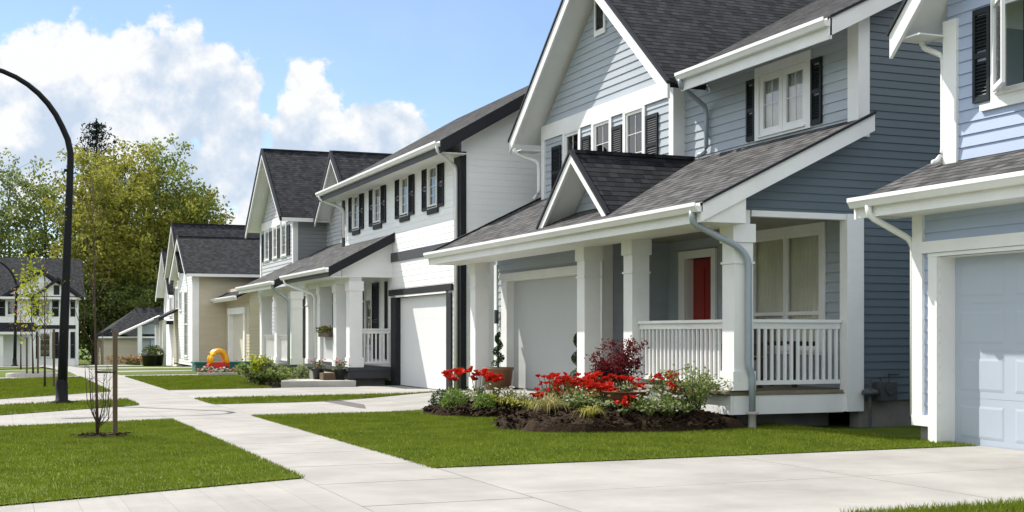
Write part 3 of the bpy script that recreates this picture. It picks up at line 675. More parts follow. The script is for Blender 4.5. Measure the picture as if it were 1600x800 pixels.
# ------------------------------------------------------------------ the house on the right, mostly outside the frame
def right_house():
    H = empty('pale_blue_house', (10.6, 8.5, 0), 'pale blue house with pale blue garage door and open upstairs casement', 'house', 'houses along the street')
    F = FX(10.55); w = MB(); wall_rect(w, F, 2.5, 12.83, .32, 3.0, [(7.9, 12.40, .32, 2.24)], .15); w.build('wall', 'right siding', H)
    up = FX(11.0); u = MB(); wn = window(H, up, 10.55, 12.02, 4.06, 5.36, .10, .12, .10, 1, None, glass=False)
    wall_rect(u, up, 8.2, 12.80, 3.2, 5.5, [wn], .15); siding(u, up, [(8.2, 5.5), (12.8, 5.5), (10.5, 7.5)], .15); u.build('gable_wall', 'right siding', H)
    MB().box(10.95, 11.03, 10.40, 12.20, 3.985, 4.06).build('window_sill', 'white paint', H)
    shutter(H, up, 12.04, 12.32, 4.10, 5.22)
    # open casement, hinged on its left
    hx, hy = 10.93, 11.94; an = R(33); ux, uy = -math.sin(an), -math.cos(an); px, py = uy, -ux
    def B(s0, s1, z0, z1, t=.02):
        m = MB(); p = [(hx+ux*s+px*q, hy+uy*s+py*q) for s, q in ((s0, -t), (s1, -t), (s1, t), (s0, t))]; return [(x, y, z0) for x, y in p], z1-z0
    m = MB()
    for s0, s1, z0, z1 in ((0, .055, 4.17, 5.22), (.57, .625, 4.17, 5.22), (.055, .57, 4.17, 4.23), (.055, .57, 5.16, 5.22)):
        p, h = B(s0, s1, z0, z1); m.prism(p, (0, 0, h))
    sash = m.build('casement_sash', 'white paint', H); g = MB(); g.face([(hx+ux*s, hy+uy*s, z) for s, z in ((.055, 4.23), (.57, 4.23), (.57, 5.16), (.055, 5.16))]); g.build('pane', 'glass', sash)
    MB().box(10.952, 11.12, 12.60, 12.84, 3.3, 5.2).build('corner_board', 'white paint', H)
    MB().box(10.50, 10.62, 12.68, 12.865, .32, 2.95).build('corner_board', 'white paint', H)
    MB().box(10.495, 10.60, 12.41, 12.87, .20, .33).build('skirt_board', 'white paint', H)
    MB().box(10.58, 18, 12.43, 12.80, -.1, .33).build('foundation_wall', 'foundation', H)
    MB().box(10.6, 18, 12.80, 12.82, .3, 3.2).box(11.04, 18, 12.78, 12.80, 3.2, 5.2).build('side_wall', 'right siding', H); MB().box(18, 18.05, 2.5, 12.8, .3, 5.3).build('rear_wall', 'right siding', H)
    garage_door(H, F, 7.9, 12.40, .0, 2.24, .21, 'right door paint', rows=4, cols=5)
    for y in (12.405, 7.74): MB().box(10.49, 10.537, y, y+.155, 0, 2.25).build('door_trim', 'white paint', H)
    t = MB(); t.box(10.465, 10.537, 7.65, 12.66, 2.30, 2.44).box(10.492, 10.538, 7.74, 12.57, 2.252, 2.296); t.build('door_header', 'white paint', H)
    a, b = MB(), MB(); slope(a, b, (10.0, 2.0, 3.0), (10.0, 13.27, 3.0), (1.25, 0, .56), .1); r = a.build('porch_roof', 'shingle', H); b.build('soffit', 'white paint', r)
    gutter_y(H, 9.99, 2.0, 13.30, 3.01, fh=.25); MB().board((9.97, 13.27, 2.97), (11.05, 13.27, 3.45), .22, (0, .04, 0)).build('rake_board', 'white paint', H)
    MB().box(10.02, 10.55, 2.0, 13.24, 2.77, 2.785).build('soffit', 'white paint', H)
    gable_x(H, 10.55, 18, 10.5, 2.78, 5.12, 1.0, 'shingle', name='gable_roof'); rakes_x(H, 10.55, 10.5, 2.78, 5.12, 1.0, .30)
    MB().box(10.56, 11.0, 12.80, 13.24, 5.01, 5.03).build('soffit', 'white paint', H)
    gm = MB(); slope(gm, MB(), (11.3, 2, 5.1), (11.3, 8.2, 5.1), (3.5, 0, 1.75), .1); gm.build('roof', 'shingle', H)
    downspout(H, [(10.88, 13.16, 5.05), (10.9, 13.14, 4.94), (11.0, 12.90, 4.80), (11.0, 12.885, 4.7), (11.0, 12.885, 3.58), (10.9, 12.89, 3.47), (10.84, 12.89, 3.45)], r=.036)
    downspout(H, [(9.93, 12.98, 2.9), (9.95, 12.97, 2.76), (10.5, 12.92, 2.50), (10.56, 12.91, 2.40), (10.56, 12.91, .3)], r=.042)
right_house()

# ------------------------------------------------------------------ the white house with dark trim
def white_house():
    H = empty('white_house', (10.1, 34, -.07), 'white two storey house with charcoal trim and four shuttered upstairs windows', 'house', 'houses along the street')
    F = FX(10.1); w = MB(); ws = []
    for c in (30.25, 32.6, 35.2, 37.5):
        ws.append(window(H, F, c-.42, c+.42, 4.30, 5.60, .09, .12, .18, 1, (2, 4), casing='charcoal trim'))
        shutter(H, F, c-.83, c-.43, 4.42, 5.52, 'charcoal trim'); shutter(H, F, c+.43, c+.83, 4.42, 5.52, 'charcoal trim')
        z = MB(); a, b, c0, d = ws[-1]; z.fbox(F, a-.05, a+.01, .02, .053, c0-.05, d+.05).fbox(F, b-.01, b+.05, .02, .053, c0-.05, d+.05).fbox(F, a+.01, b-.01, .02, .054, d-.01, d+.05).fbox(F, a+.01, b-.01, .02, .056, c0-.05, c0+.01)
        z.build('window_frame', 'white paint', H)
    wall_rect(w, F, 28.17, 39.1, 2.3, 5.86, ws, .15, .007)
    pw = window(H, F, 35.72, 36.55, .9, 2.75, .06, .08, .06, 1, (1, 2)); wall_rect(w, F, 28.17, 39.1, .05, 2.3, [(29.17, 33.33, .05, 2.3), (pw[0], pw[1], pw[2], 2.3)], .15, .007)
    w.build('wall', 'white siding', H)
    shutter(H, F, 35.1, 35.7, .62, 2.78, 'charcoal trim'); shutter(H, F, 36.57, 36.85, .62, 2.78, 'charcoal trim'); shutter(H, F, 34.22, 34.42, .62, 2.78, 'charcoal trim')
    s = MB(); siding(s, FY(28.17), [(10.1, .1), (18, .1), (18, 5.95), (14, 8.20), (10.1, 5.93)], .15, .005); s.build('side_wall', 'white siding', H)
    b = MB(); b.box(18, 18.05, 28.2, 39.1, 0, 5.8).box(10.12, 18, 39.06, 39.1, 0, 6); b.build('rear_wall', 'white siding', H)
    MB().box(10.05, 10.12, 28.13, 28.60, .05, 5.56).build('corner_board', 'charcoal trim', H); MB().box(10.121, 10.19, 28.125, 28.165, .05, 5.56).build('corner_board', 'charcoal trim', H)
    MB().box(10.05, 10.12, 38.9, 39.13, 3.0, 5.5).build('corner_board', 'charcoal trim', H)
    MB().box(10.06, 10.084, 28.61, 33.87, 3.28, 3.52).build('band_board', 'slate trim', H)
    garage_door(H, F, 29.17, 33.33, -.05, 2.30, .09, 'garage white', 'charcoal trim', 4, 5, False)
    for a, b in ((33.335, 33.80), (28.83, 29.165)): MB().box(10.05, 10.084, a, b, -.05, 2.31).build('door_trim', 'charcoal trim', H)
    t = MB(); t.box(10.03, 10.084, 28.75, 33.95, 2.36, 2.52); t.build('door_header', 'charcoal trim', H); MB().box(10.04, 10.083, 29.17, 33.33, 2.305, 2.355).build('door_header', 'white paint', H)
    a, b = MB(), MB(); slope(a, b, (9.45, 27.75, 5.70), (9.45, 39.5, 5.70), (4.55, 0, 2.64), .12); slope(a, b, (18.55, 27.75, 5.70), (18.55, 39.5, 5.70), (-4.55, 0, 2.64), .12)
    r = a.build('roof', 'shingle', H); b.build('soffit', 'white paint', r); gutter_y(H, 9.44, 27.8, 39.52, 5.72, 'white paint', 'slate trim', .27)
    MB().box(9.47, 10.1, 27.8, 39.4, 5.46, 5.475).build('soffit', 'white paint', H)
    MB().board((9.42, 27.75, 5.73), (14.0, 27.75, 8.385), .30, (0, -.05, 0)).build('rake_board', 'charcoal trim', H); MB().board((18.58, 27.75, 5.73), (14.0, 27.75, 8.385), .30, (0, -.05, 0)).build('rake_board', 'charcoal trim', H)
    # porch
    a, b = MB(), MB(); slope(a, b, (8.3, 33.6, 3.09), (8.3, 39.4, 3.09), (1.83, 0, .97), .1); r = a.build('porch_roof', 'shingle', H); b.build('soffit', 'white paint', r)
    gutter_y(H, 8.29, 33.58, 39.42, 3.10, 'white paint', 'slate trim', .24)
    MB().board((8.27, 33.6, 3.115), (10.1, 33.6, 4.085), .26, (0, -.05, 0)).build('rake_board', 'charcoal trim', H)
    s = MB(); siding(s, FY(33.84), [(8.7, 2.86), (10.1, 2.86), (10.1, 3.90), (8.7, 3.16)], .15); s.build('porch_gable_wall', 'white siding', H)
    MB().box(8.33, 8.9, 33.6, 39.3, 2.845, 2.86).build('soffit', 'white paint', H); MB().box(8.9, 9.25, 33.86, 39.2, 2.70, 2.9).build('porch_beam', 'white paint', H)
    for y in (33.8, 35.25, 37.2, 38.7): post(H, 8.9, y, .42 if y < 34 else .30, 2.75, .36)
    MB().box(8.85, 10.1, 33.78, 39.2, .33, .42).build('deck', 'slate trim', H); MB().box(8.88, 10.08, 33.82, 33.86, .12, .33).build('deck_skirt', 'slate trim', H)
    MB().box(9.2, 10.0, 34.2, 39.0, -.1, .33).build('deck_footing', 'foundation', H)
    railing(H, (9.28, 33.92), (10.06, 33.92), 1.47, .52, 7); railing(H, (9.0, 35.62), (9.0, 37.18), 1.42, .52, 16)
    st = MB(); st.box(8.45, 8.85, 34.1, 36.6, -.1, .24); st.build('porch_step', 'concrete', H)
    downspout(H, [(9.38, 27.86, 5.62), (9.4, 27.88, 5.5), (9.98, 28.3, 5.22), (10.0, 28.32, 5.1), (10.0, 28.32, .0)])
    downspout(H, [(9.38, 39.3, 5.62), (9.4, 39.28, 5.5), (9.98, 38.8, 5.2), (10.02, 38.8, 5.1), (10.02, 38.8, 4.3)])
    downspout(H, [(8.24, 39.1, 3.0), (8.26, 39.1, 2.86), (8.8, 37.7, 2.5), (8.85, 37.65, 2.4), (8.85, 37.65, .2)])
white_house()

# ------------------------------------------------------------------ the grey house with twin gables
def grey_house():
    H = empty('grey_house', (10.5, 48, -.08), 'grey house with two steep dark gables beyond the white house', 'house', 'houses along the street')
    F = FX(10.5); w = MB(); ws = []
    for a, b in ((49.25, 50.3), (51.0, 51.9), (52.6, 53.6)): ws.append(window(H, F, a, b, 4.3, 5.62, .1, .04, .08, 1, (2, 3)))
    wall_rect(w, F, 48.0, 54.4, 2.2, 5.67, ws, .15); siding(w, F, [(48, 5.67), (54.4, 5.67), (54.4, 5.75), (51.2, 8.3), (48, 5.75)], .15)
    wall_rect(w, F, 48.0, 54.4, .05, 2.2, [], .15); w.build('gable_wall', 'grey siding', H)
    MB().box(10.45, 10.484, 48.2, 54.2, 5.63, 5.95).build('frieze_board', 'white paint', H)
    for a, b in ((48.65, 49.2), (50.35, 50.95), (51.95, 52.55), (53.65, 54.1)): shutter(H, F, a, b, 4.35, 5.5, 'charcoal trim')
    for y in (47.97, 54.24): MB().box(10.45, 10.64, y, y+.2, .2, 5.65).build('corner_board', 'white paint', H)
    s = MB(); siding(s, FY(48.0), [(10.5, .1), (14, .1), (14, 5.9), (10.5, 5.9)], .15); s.build('side_wall', 'shaded siding', H)
    B = FX(11.75); w = MB(); wn = window(H, B, 44.3, 45.1, 4.5, 5.6, .08, .08, .08, 1, (2, 2)); wall_rect(w, B, 42.9, 48.0, .1, 5.7, [wn], .15); siding(w, B, [(42.9, 5.7), (47.1, 5.7), (45, 7.4)], .15); w.build('wall', 'grey siding', H)
    shutter(H, B, 45.15, 45.55, 4.5, 5.55, 'charcoal trim'); shutter(H, B, 43.85, 44.25, 4.5, 5.55, 'charcoal trim')
    s = MB(); siding(s, FY(42.9), [(11.75, .1), (20, .1), (20, 5.8), (11.75, 5.8)], .15); s.box(20, 20.05, 42.9, 54.4, 0, 6); s.box(10.5, 20, 54.36, 54.4, 0, 6); s.build('side_wall', 'shaded siding', H)
    gable_x(H, 9.94, 20, 51.2, 3.6, 5.69, .83, 'shingle shaded', name='gable_roof'); rakes_x(H, 9.94, 51.2, 3.6, 5.69, .83, .30, eh=.17)
    gable_x(H, 11.2, 20, 45.0, 2.5, 5.69, .86, 'shingle shaded', name='gable_roof'); rakes_x(H, 11.2, 45.0, 2.5, 5.69, .86, .33, eh=.24)
    MB().box(9.94, 20, 47.50, 47.59, 5.52, 5.66).build('gutter', 'white paint', H)
    a, b = MB(), MB(); slope(a, b, (8.55, 42.1, 3.06), (8.55, 48.6, 3.06), (3.22, 0, 1.58), .1); r = a.build('porch_roof', 'shingle', H); b.build('soffit', 'white paint', r)
    gutter_y(H, 8.54, 42.05, 48.62, 3.07, fh=.24); MB().board((8.52, 42.1, 3.08), (11.75, 42.1, 4.665), .26, (0, -.05, 0)).build('rake_board', 'charcoal trim', H)
    s = MB(); siding(s, FY(42.5), [(9.2, 2.8), (11.7, 2.8), (11.7, 4.4), (9.2, 3.2)], .15); s.build('porch_gable_wall', 'grey siding', H)
    MB().box(9.2, 9.5, 42.6, 48.3, 2.7, 2.95).build('porch_beam', 'white paint', H)
    for y in (42.5, 44.9, 47.6): post(H, 9.2, y, .25, 2.75, .38)
    MB().box(9.15, 11.7, 42.45, 48.3, .05, .3).build('deck', 'slate trim', H); railing(H, (9.35, 42.95), (9.35, 44.85), 1.3, .4, 14); railing(H, (9.35, 45.35), (9.35, 47.55), 1.3, .4, 16)
    downspout(H, [(8.5, 42.3, 2.98), (8.52, 42.3, 2.85), (9.08, 42.42, 2.45), (9.1, 42.44, 2.35), (9.1, 42.44, .1)], 'metal downspout', .05)
grey_house()

# ------------------------------------------------------------------ the cream house
def cream_house():
    H = empty('cream_house', (10, 70, -.38), 'cream sided house with dark roofs and a white framed garage door', 'house', 'houses along the street')
    F = FX(9.5); w = MB(); wn = window(H, F, 69.2, 70.6, -.0, 3.7, .12, .15, .15, 1, (2, 6), rail=.5); wm = window(H, F, 71.6, 72.6, 2.5, 3.7, .1, .1, .1, 1, (2, 2))
    wall_rect(w, F, 67.4, 73, -.3, 4.3, [wn, wm], .15); siding(w, F, [(67.4, 4.3), (73, 4.3), (70.2, 6.05)], .15); w.build('gable_wall', 'white siding', H)
    s = MB(); siding(s, FY(67.4), [(9.5, -.35), (15, -.35), (15, 4.3), (9.5, 4.3)], .15); s.build('side_wall', 'cream siding', H)
    MB().box(9.46, 9.80, 67.36, 67.6, -.35, 4.25).build('corner_board', 'white paint', H)
    gable_x(H, 9.1, 15, 70.2, 3.3, 4.40, .645, 'shingle shaded', name='gable_roof'); rakes_x(H, 9.1, 70.2, 3.3, 4.40, .645, .28); MB().box(9.1, 15, 66.80, 66.90, 4.26, 4.40).build('gutter', 'white paint', H)
    G = FX(9.6); w = MB(); we = window(H, G, 73.6, 75.0, 2.6, 4.0, .12, .12, .12, 2, (1, 2)); shutter(H, G, 75.05, 75.45, 2.65, 3.95); wall_rect(w, G, 73, 75.8, -.3, 4.6, [we], .15); siding(w, G, [(70.4, 4.6), (75.8, 4.6), (73, 7.0)], .15); w.build('wall', 'cream siding', H)
    gable_x(H, 9.15, 19, 73, 3.1, 4.62, .91, 'shingle shaded', name='gable_roof'); rakes_x(H, 9.15, 73, 3.1, 4.62, .91, .28)
    b = MB(); b.box(9.6, 19, 75.76, 75.8, -.4, 4.6).box(19, 19.05, 61, 75.8, -.4, 5); b.build('rear_wall', 'cream siding', H)
    a, c = MB(), MB(); slope(a, c, (8.6, 73.6, 2.25), (8.6, 75.9, 2.25), (1.0, 0, .5), .1); a.build('canopy', 'shingle shaded', H); c.build('soffit', 'white paint', H)
    MB().box(8.5, 8.6, 73.6, 75.9, 2.05, 2.24).build('gutter', 'charcoal trim', H)
    for y in (73.9, 75.4): MB().box(8.75, 8.95, y, y+.2, -.45, 2.1).build('porch_post', 'white paint', H)
    g = FX(11.2); w = MB(); wall_rect(w, g, 60.9, 67.4, -.3, 3.6, [(62.2, 66.1, -.3, 2.3)], .15); w.build('garage_wall', 'cream siding', H)
    s = MB(); siding(s, FY(60.9), [(11.2, -.3), (15, -.3), (15, 4.2), (11.2, 3.5)], .15); s.build('garage_side_wall', 'cream siding', H)
    garage_door(H, g, 62.2, 66.1, -.28, 2.28, .12, 'garage cream', panels=False)
    for a, b, c, d, x in ((66.11, 66.5, -.3, 2.3, 11.12), (61.8, 62.19, -.3, 2.3, 11.12), (61.7, 66.6, 2.31, 2.62, 11.10)): MB().box(x, 11.185, a, b, c, d).build('door_trim', 'white paint', H)
    a, c = MB(), MB(); slope(a, c, (10.5, 60.5, 3.1), (10.5, 67.35, 3.1), (2.6, 0, 1.25), .1); r = a.build('garage_roof', 'shingle shaded', H); c.build('soffit', 'white paint', r); gutter_y(H, 10.49, 60.5, 67.3, 3.12, fh=.2)
    MB().box(9.9, 10.6, 73.8, 75.7, -.48, -.3).build('porch_step', 'concrete', H)
cream_house()
def roof_vent(H, x, y, z):
    MB().prism([(x-.2, y-.18, z-.12), (x+.2, y-.18, z-.12), (x+.16, y-.18, z+.16), (x-.16, y-.18, z+.16)], (0, .3, 0)).build('roof_vent', 'charcoal trim', H)
roof_vent(bpy.data.objects['cream_house'], 11.4, 71.9, 6.52)
def far_gable_house():
    H = empty('gabled_house', (9.9, 79.5, -.6), 'small pale house with narrow white gable behind the cream house', 'house', 'houses along the street')
    F = FX(9.85); w = MB(); wg = window(H, F, 78.3, 79.6, 2.3, 3.6, .12, .12, .12, 2, (1, 2)); wall_rect(w, F, 76.5, 82.4, -.6, 3.8, [wg], .15); siding(w, F, [(76.5, 3.8), (82.4, 3.8), (79.5, 6.2)], .15); w.build('gable_wall', 'white siding', H)
    gable_x(H, 9.4, 18, 79.5, 3.2, 3.65, .86, 'shingle shaded', name='gable_roof'); rakes_x(H, 9.4, 79.5, 3.2, 3.65, .86, .3)
    b = MB(); b.box(9.85, 18, 82.36, 82.4, -.6, 3.8).box(9.85, 18, 76.5, 76.54, -.6, 3.8).box(18, 18.05, 76.5, 82.4, -.6, 3.8); b.build('side_wall', 'white siding', H)
    MB().box(8.9, 9.85, 77, 80, 1.9, 2.1).build('canopy', 'shingle shaded', H); MB().box(9.0, 9.2, 79.6, 79.8, -.7, 1.9).build('porch_post', 'white paint', H)
far_gable_house()
def hip_house():
    H = empty('bungalow', (12, 114, -1.2), 'low beige bungalow with a hipped dark roof below the tall trees', 'house', 'houses along the street')
    w = MB(); siding(w, FY(112), [(8.5, -1.25), (17, -1.25), (17, 1.1), (8.5, 1.1)], .2); w.box(8.5, 8.55, 112, 119, -1.3, 1.1).box(17, 17.05, 112, 119, -1.3, 1.1).box(8.5, 17, 119, 119.05, -1.3, 1.1); w.build('wall', 'cream siding', H)
    r = MB(); A, B, C, D = (8.1, 111.6, 1.1), (17.4, 111.6, 1.1), (17.4, 119.4, 1.1), (8.1, 119.4, 1.1); P, Q = (11.5, 115.5, 3.6), (14, 115.5, 3.6)
    for f in ([A, B, Q, P], [B, C, Q], [C, D, P, Q], [D, A, P]): r.face(f, [(p[0], p[2]*1.6+p[1]*.3) for p in f])
    r.face([A, B, C, D]); r.build('roof', 'shingle shaded', H); MB().box(8.05, 17.4, 111.5, 111.59, .98, 1.12).build('gutter', 'white paint', H)
    p = MB(); p.prism([(9.7, 110.6, 1.25), (9.7, 112, 1.25), (12.9, 112, 2.75), (12.9, 110.6, 2.75)], (0, 0, .15)); p.build('porch_roof', 'white paint', H)
    MB().box(11.1, 11.45, 110.7, 111.05, -1.25, 2.0).build('porch_post', 'white paint', H); MB().box(10.2, 11.3, 110.6, 110.9, -1.25, -.7).build('planter_box', 'dark wood', H)
    d = MB(); siding(d, FY(111.95), [(11.5, -1.0), (12.7, -1.0), (12.7, 2.3), (11.5, 1.9)], .2); d.build('porch_wall', 'blue siding', H); MB().box(12.3, 12.9, 111.8, 111.9, -1.2, 1.0).build('front_door', 'right siding', H)
hip_house()
def far_white_house():
    H = empty('far_house', (2, 113, -1.2), 'white house with dark shutters facing down the street from its far end', 'house', 'houses along the street')
    F = FY(110.5); w = MB(); ws = []
    for a, b, c, d in ((3.45, 4.35, 2.75, 4.15), (5.1, 5.75, 2.75, 4.15), (.9, 1.9, 2.75, 4.1)): ws.append(window(H, F, a, b, c, d, .1, .1, .1, 1, (2, 2)))
    wl = [window(H, F, 3.35, 4.35, -.65, 1.5, .1, .1, .1, 1, (2, 4)), window(H, F, 5.0, 5.75, -.65, 1.5, .1, .1, .1, 1, (2, 4))]
    wall_rect(w, F, -6, 6.4, 2.0, 4.3, ws, .2); wall_rect(w, F, -6, 6.4, -1.25, 2.0, wl, .2); w.build('wall', 'white siding', H)
    g = MB(); siding(g, FY(110.0), [(3.3, 4.35), (6.3, 4.35), (6.3, 4.4), (4.8, 5.6), (3.3, 4.4)], .2); siding(g, FY(110.2), [(.6, 4.35), (5.8, 4.35), (3.6, 6.2)], .2); g.build('gable_wall', 'white siding', H)
    for a, b, c, d in ((2.9, 3.4, 2.75, 4.1), (4.4, 4.9, 2.75, 4.1), (5.8, 6.15, 2.75, 4.1), (.3, .85, 2.75, 4.05), (2.8, 3.3, -.65, 1.5), (4.4, 4.9, -.65, 1.5), (5.8, 6.15, -.65, 1.5)): shutter(H, F, a, b, c, d)
    v = MB(); v.fbox(FY(110.0), 4.5, 4.93, .02, .06, 4.5, 5.25); v.build('gable_vent', 'shutter paint', H)
    MB().fbox(F, -6, 6.42, .02, .07, 1.75, 2.05).build('band_board', 'charcoal trim', H); MB().fbox(F, 6.2, 6.42, .02, .08, -1.2, 4.3).build('corner_board', 'white paint', H)
    a, b = MB(), MB(); slope(a, b, (-6.5, 109.9, 4.3), (6.9, 109.9, 4.3), (0, 4.6, 3.35), .1); slope(a, b, (-6.5, 119, 4.3), (6.9, 119, 4.3), (0, -4.5, 3.35), .1); r = a.build('roof', 'shingle shaded', H); b.build('soffit', 'white paint', r)
    b = MB(); siding(b, lambda u, o, z: (6.4+o, u, z), [(110.5, -1.3), (118.4, -1.3), (118.4, 4.4), (114.4, 7.3), (110.5, 4.5)], .2); b.box(-6, 6.4, 118.4, 118.45, -1.3, 4.4); b.build('side_wall', 'white siding', H)
    for cx, hf, ze, sl, y0 in ((4.8, 1.95, 4.25, .82, 109.6), (3.6, 3.1, 4.25, .72, 109.95)):
        m, s = MB(), MB()
        for sg in (-1, 1): slope(m, s, (cx+sg*hf, y0, ze), (cx+sg*hf, 114, ze), (-sg*hf, 0, hf*sl), .08)
        rr = m.build('gable_roof', 'shingle shaded', H); s.build('soffit', 'white paint', rr)
        for sg in (-1, 1):
            MB().board((cx+sg*(hf+.05), y0-.01, ze+.03), (cx, y0-.01, ze+hf*sl+.06), .30, (0, -.08, 0)).build('rake_board', 'charcoal trim', H)
    MB().box(-6.5, 6.9, 109.78, 109.88, 4.12, 4.3).build('gutter', 'white paint', H)
    m, s = MB(), MB(); slope(m, s, (-6, 108.6, 1.5), (3.1, 108.6, 1.5), (0, 1.9, .75), .1); m.build('porch_roof', 'shingle shaded', H); s.build('soffit', 'white paint', H)
    MB().box(-6, 3.1, 108.5, 108.59, 1.3, 1.5).build('gutter', 'white paint', H)
    for x in (.3, 2.7): MB().box(x, x+.4, 108.8, 109.2, -1.25, 1.35).build('porch_post', 'white paint', H)
far_white_house()

# ------------------------------------------------------------------ street lamps
def lamp(x, y, h, lean, lab, r0=.085, side=-1):
    z = gz(y); H = empty('street_lamp', (x, y, z), lab, 'street lamp', 'curved black street lamps')
    st = h*.70; k = 1.75*h/6.75; pts = [(x, y, z+.02), (x+lean*.3, y, z+st*.35), (x+lean, y, z+st)]; rr = [r0, r0*.9, r0*.66]
    for i in range(1, 13):
        a = R(90)*i/12*1.08; pts.append((x+lean+.02*(i < 3)-k*(1-math.cos(a)), y, z+st+k*math.sin(a)*1.06)); rr.append(r0*(.66-.24*i/12))
    ex, ez = pts[-1][0], pts[-1][2]; pts.append((ex-.5*k, y, ez-.04)); rr.append(r0*.4)
    MB().tube(pts, rr, 12).build('pole', 'lamp metal', H, smooth=True)
    MB().lathe((x, y, z), [(r0*1.9, 0), (r0*1.9, .05), (r0*1.22, .09), (r0*1.16, .42), (r0*.98, .5)], 14).build('base', 'lamp metal', H, smooth=True)
    MB().tube([(x+lean-.02, y, z+st*.98), (x+lean-.12, y, z+st*.98)], .03, 8).build('photocell', 'lamp metal', H)
    e = pts[-1]; hd = MB(); n = 10; P = [(.0, .05), (.15, .13), (.45, .16), (.65, .06)]
    vi = [[(e[0]-s, e[1]+w*math.cos(6.283*q/n), e[2]+.02+.5*w*math.sin(6.283*q/n)) for q in range(n)] for s, w in P]
    for A, B in zip(vi, vi[1:]):
        for q in range(n): hd.face([A[q], A[(q+1) % n], B[(q+1) % n], B[q]])
    hd.face(vi[0]); hd.face(vi[-1]); L = hd.build('lamp_head', 'lamp metal', H, smooth=True)
lamp(1.25, 26.9, 6.75, .16, 'tall black street lamp with curved arm on the near verge', .098)
lamp(1.25, 88, 7.0, .1, 'distant thin street lamp with curved arm before the far white house', .11)

# ------------------------------------------------------------------ plants
def leaf_mesh(name, C, size, m, parent, aspect=.6, up=0., origin=None, rng=rg, jitter=.5):
    n = len(C); C = np.asarray(C, float)
    d = rng.normal(size=(n, 3)); d /= np.linalg.norm(d, axis=1)[:, None]+1e-9
    if up: d[:, 2] = np.abs(d[:, 2])*up+d[:, 2]*(1-up)
    q = rng.normal(size=(n, 3)); e = np.cross(d, q); e /= np.linalg.norm(e, axis=1)[:, None]+1e-9
    s = size*(1-jitter/2+jitter*rng.random(n)); a = d*(s/2)[:, None]; b = e*(s*aspect/2)[:, None]
    v = np.stack([C-a, C+b*.9-a*.1, C+a, C-b*.9-a*.1], 1)
    L = np.array(LOC.get(parent.name, (0, 0, 0)) if parent is not None else (0, 0, 0)); v = (v-L).astype(np.float32)
    me = bpy.data.meshes.new(name); me.vertices.add(4*n); me.vertices.foreach_set('co', v.ravel()); me.loops.add(4*n)
    me.loops.foreach_set('vertex_index', np.arange(4*n, dtype=np.int32)); me.polygons.add(n); me.polygons.foreach_set('loop_start', np.arange(0, 4*n, 4, dtype=np.int32))
    me.materials.append(MATS[m]); me.update(); return link_mesh(name, me, parent)
def strap_leaves(mb, c, n, hgt, spread, w, droop=.5):
    for _ in range(n):
        a = random.random()*6.283; r = spread*(.3+.7*random.random()); h = hgt*random.uniform(.6, 1); dx, dy = math.cos(a), math.sin(a); k = w*random.uniform(.7, 1.2)
        P = [Vector((c[0]+dx*r*t, c[1]+dy*r*t, c[2]+h*(t*(2-t)-droop*t*t*t*(r/spread)))) for t in (0, .4, .75, 1)]; W = [k*.6, k, k*.7, 0]
        s = Vector((-dy, dx, 0))
        for i in range(3): mb.face([P[i]-s*W[i], P[i]+s*W[i], P[i+1]+s*W[i+1], P[i+1]-s*W[i+1]] if W[i+1] else [P[i]-s*W[i], P[i]+s*W[i], P[i+1]])
def tree(name, x, y, h, rad, lm, lab, nl=9000, size=.34, base=.30, nlimb=14, trunk=.3, sparse=1., seed=1, cat='tree', group='trees behind the far houses', zb=None, top=1.0):
    rng = np.random.default_rng(seed); z = gz(y) if zb is None else zb; T = empty(name, (x, y, z), lab, cat, group)
    o = Vector((x, y, z)); tb = MB(); lean = rng.normal(size=2)*.02*h; ht = h*.82
    tk = [o+Vector((lean[0]*t*t, lean[1]*t*t, ht*t)) for t in (0, .12, .3, .5, .75, 1)]; tb.tube(tk, [trunk*1.25, trunk, trunk*.8, trunk*.6, trunk*.33, trunk*.08], 8); clumps = []
    lb = MB()
    for i in range(nlimb):
        t = base*.55+(.92-base*.55)*(i+.5)/nlimb; p0 = o+Vector((lean[0]*t*t, lean[1]*t*t, ht*t)); a = i*2.4+rng.random()*.7
        zt = t; prof = math.sin(math.pi*min(1, max(.08, (zt-base*.4)/(1.08-base*.4)))**.75); R_ = rad*prof*(.7+.45*rng.random())
        up = (h*.26)*(1-.55*t)*(.6+.7*rng.random()); pr = trunk*.42*(1-t)+.03; pts = [p0]
        for k in range(1, 5):
            s = k/4; pts.append(p0+Vector((math.cos(a)*R_*s**.85, math.sin(a)*R_*s**.85, up*s))+Vector(rng.normal(size=3)*.05*R_*s))
        lb.tube(pts, [pr, pr*.75, pr*.55, pr*.35, pr*.12], 6, False)
        for k in range(2, 5):
            clumps.append((pts[k], .30*R_*(.6+.5*rng.random())+.25))
            for _ in range(2):
                q = pts[k]+Vector(rng.normal(size=3))*(.30*R_+.3); lb.tube([pts[k], q], [pr*.3, .015], 5, False); clumps.append((q, .22*R_*(.6+.6*rng.random())+.3))
    clumps.append((tk[-1]+Vector((0, 0, h*.08)), .12*rad+.4)); clumps.append((tk[-1], .2*rad+.4))
    tb.build('trunk', 'bark', T, smooth=True); lb.build('limb', 'bark', T, smooth=True)
    wts = np.array([c[1]**2 for c in clumps]); wts /= wts.sum(); idx = rng.choice(len(clumps), int(nl*sparse), p=wts)
    cc = np.array([tuple(c[0]) for c in clumps]); rr = np.array([c[1] for c in clumps]); g = rng.normal(size=(len(idx), 3)); g /= (np.linalg.norm(g, axis=1)[:, None]+1e-9); g *= (rng.random(len(idx))**.5)[:, None]
    g[:, 2] *= .75; P = cc[idx]+g*(rr[idx]*1.15)[:, None]
    leaf_mesh('crown', P, size, lm, T, .7, rng=rng); return T
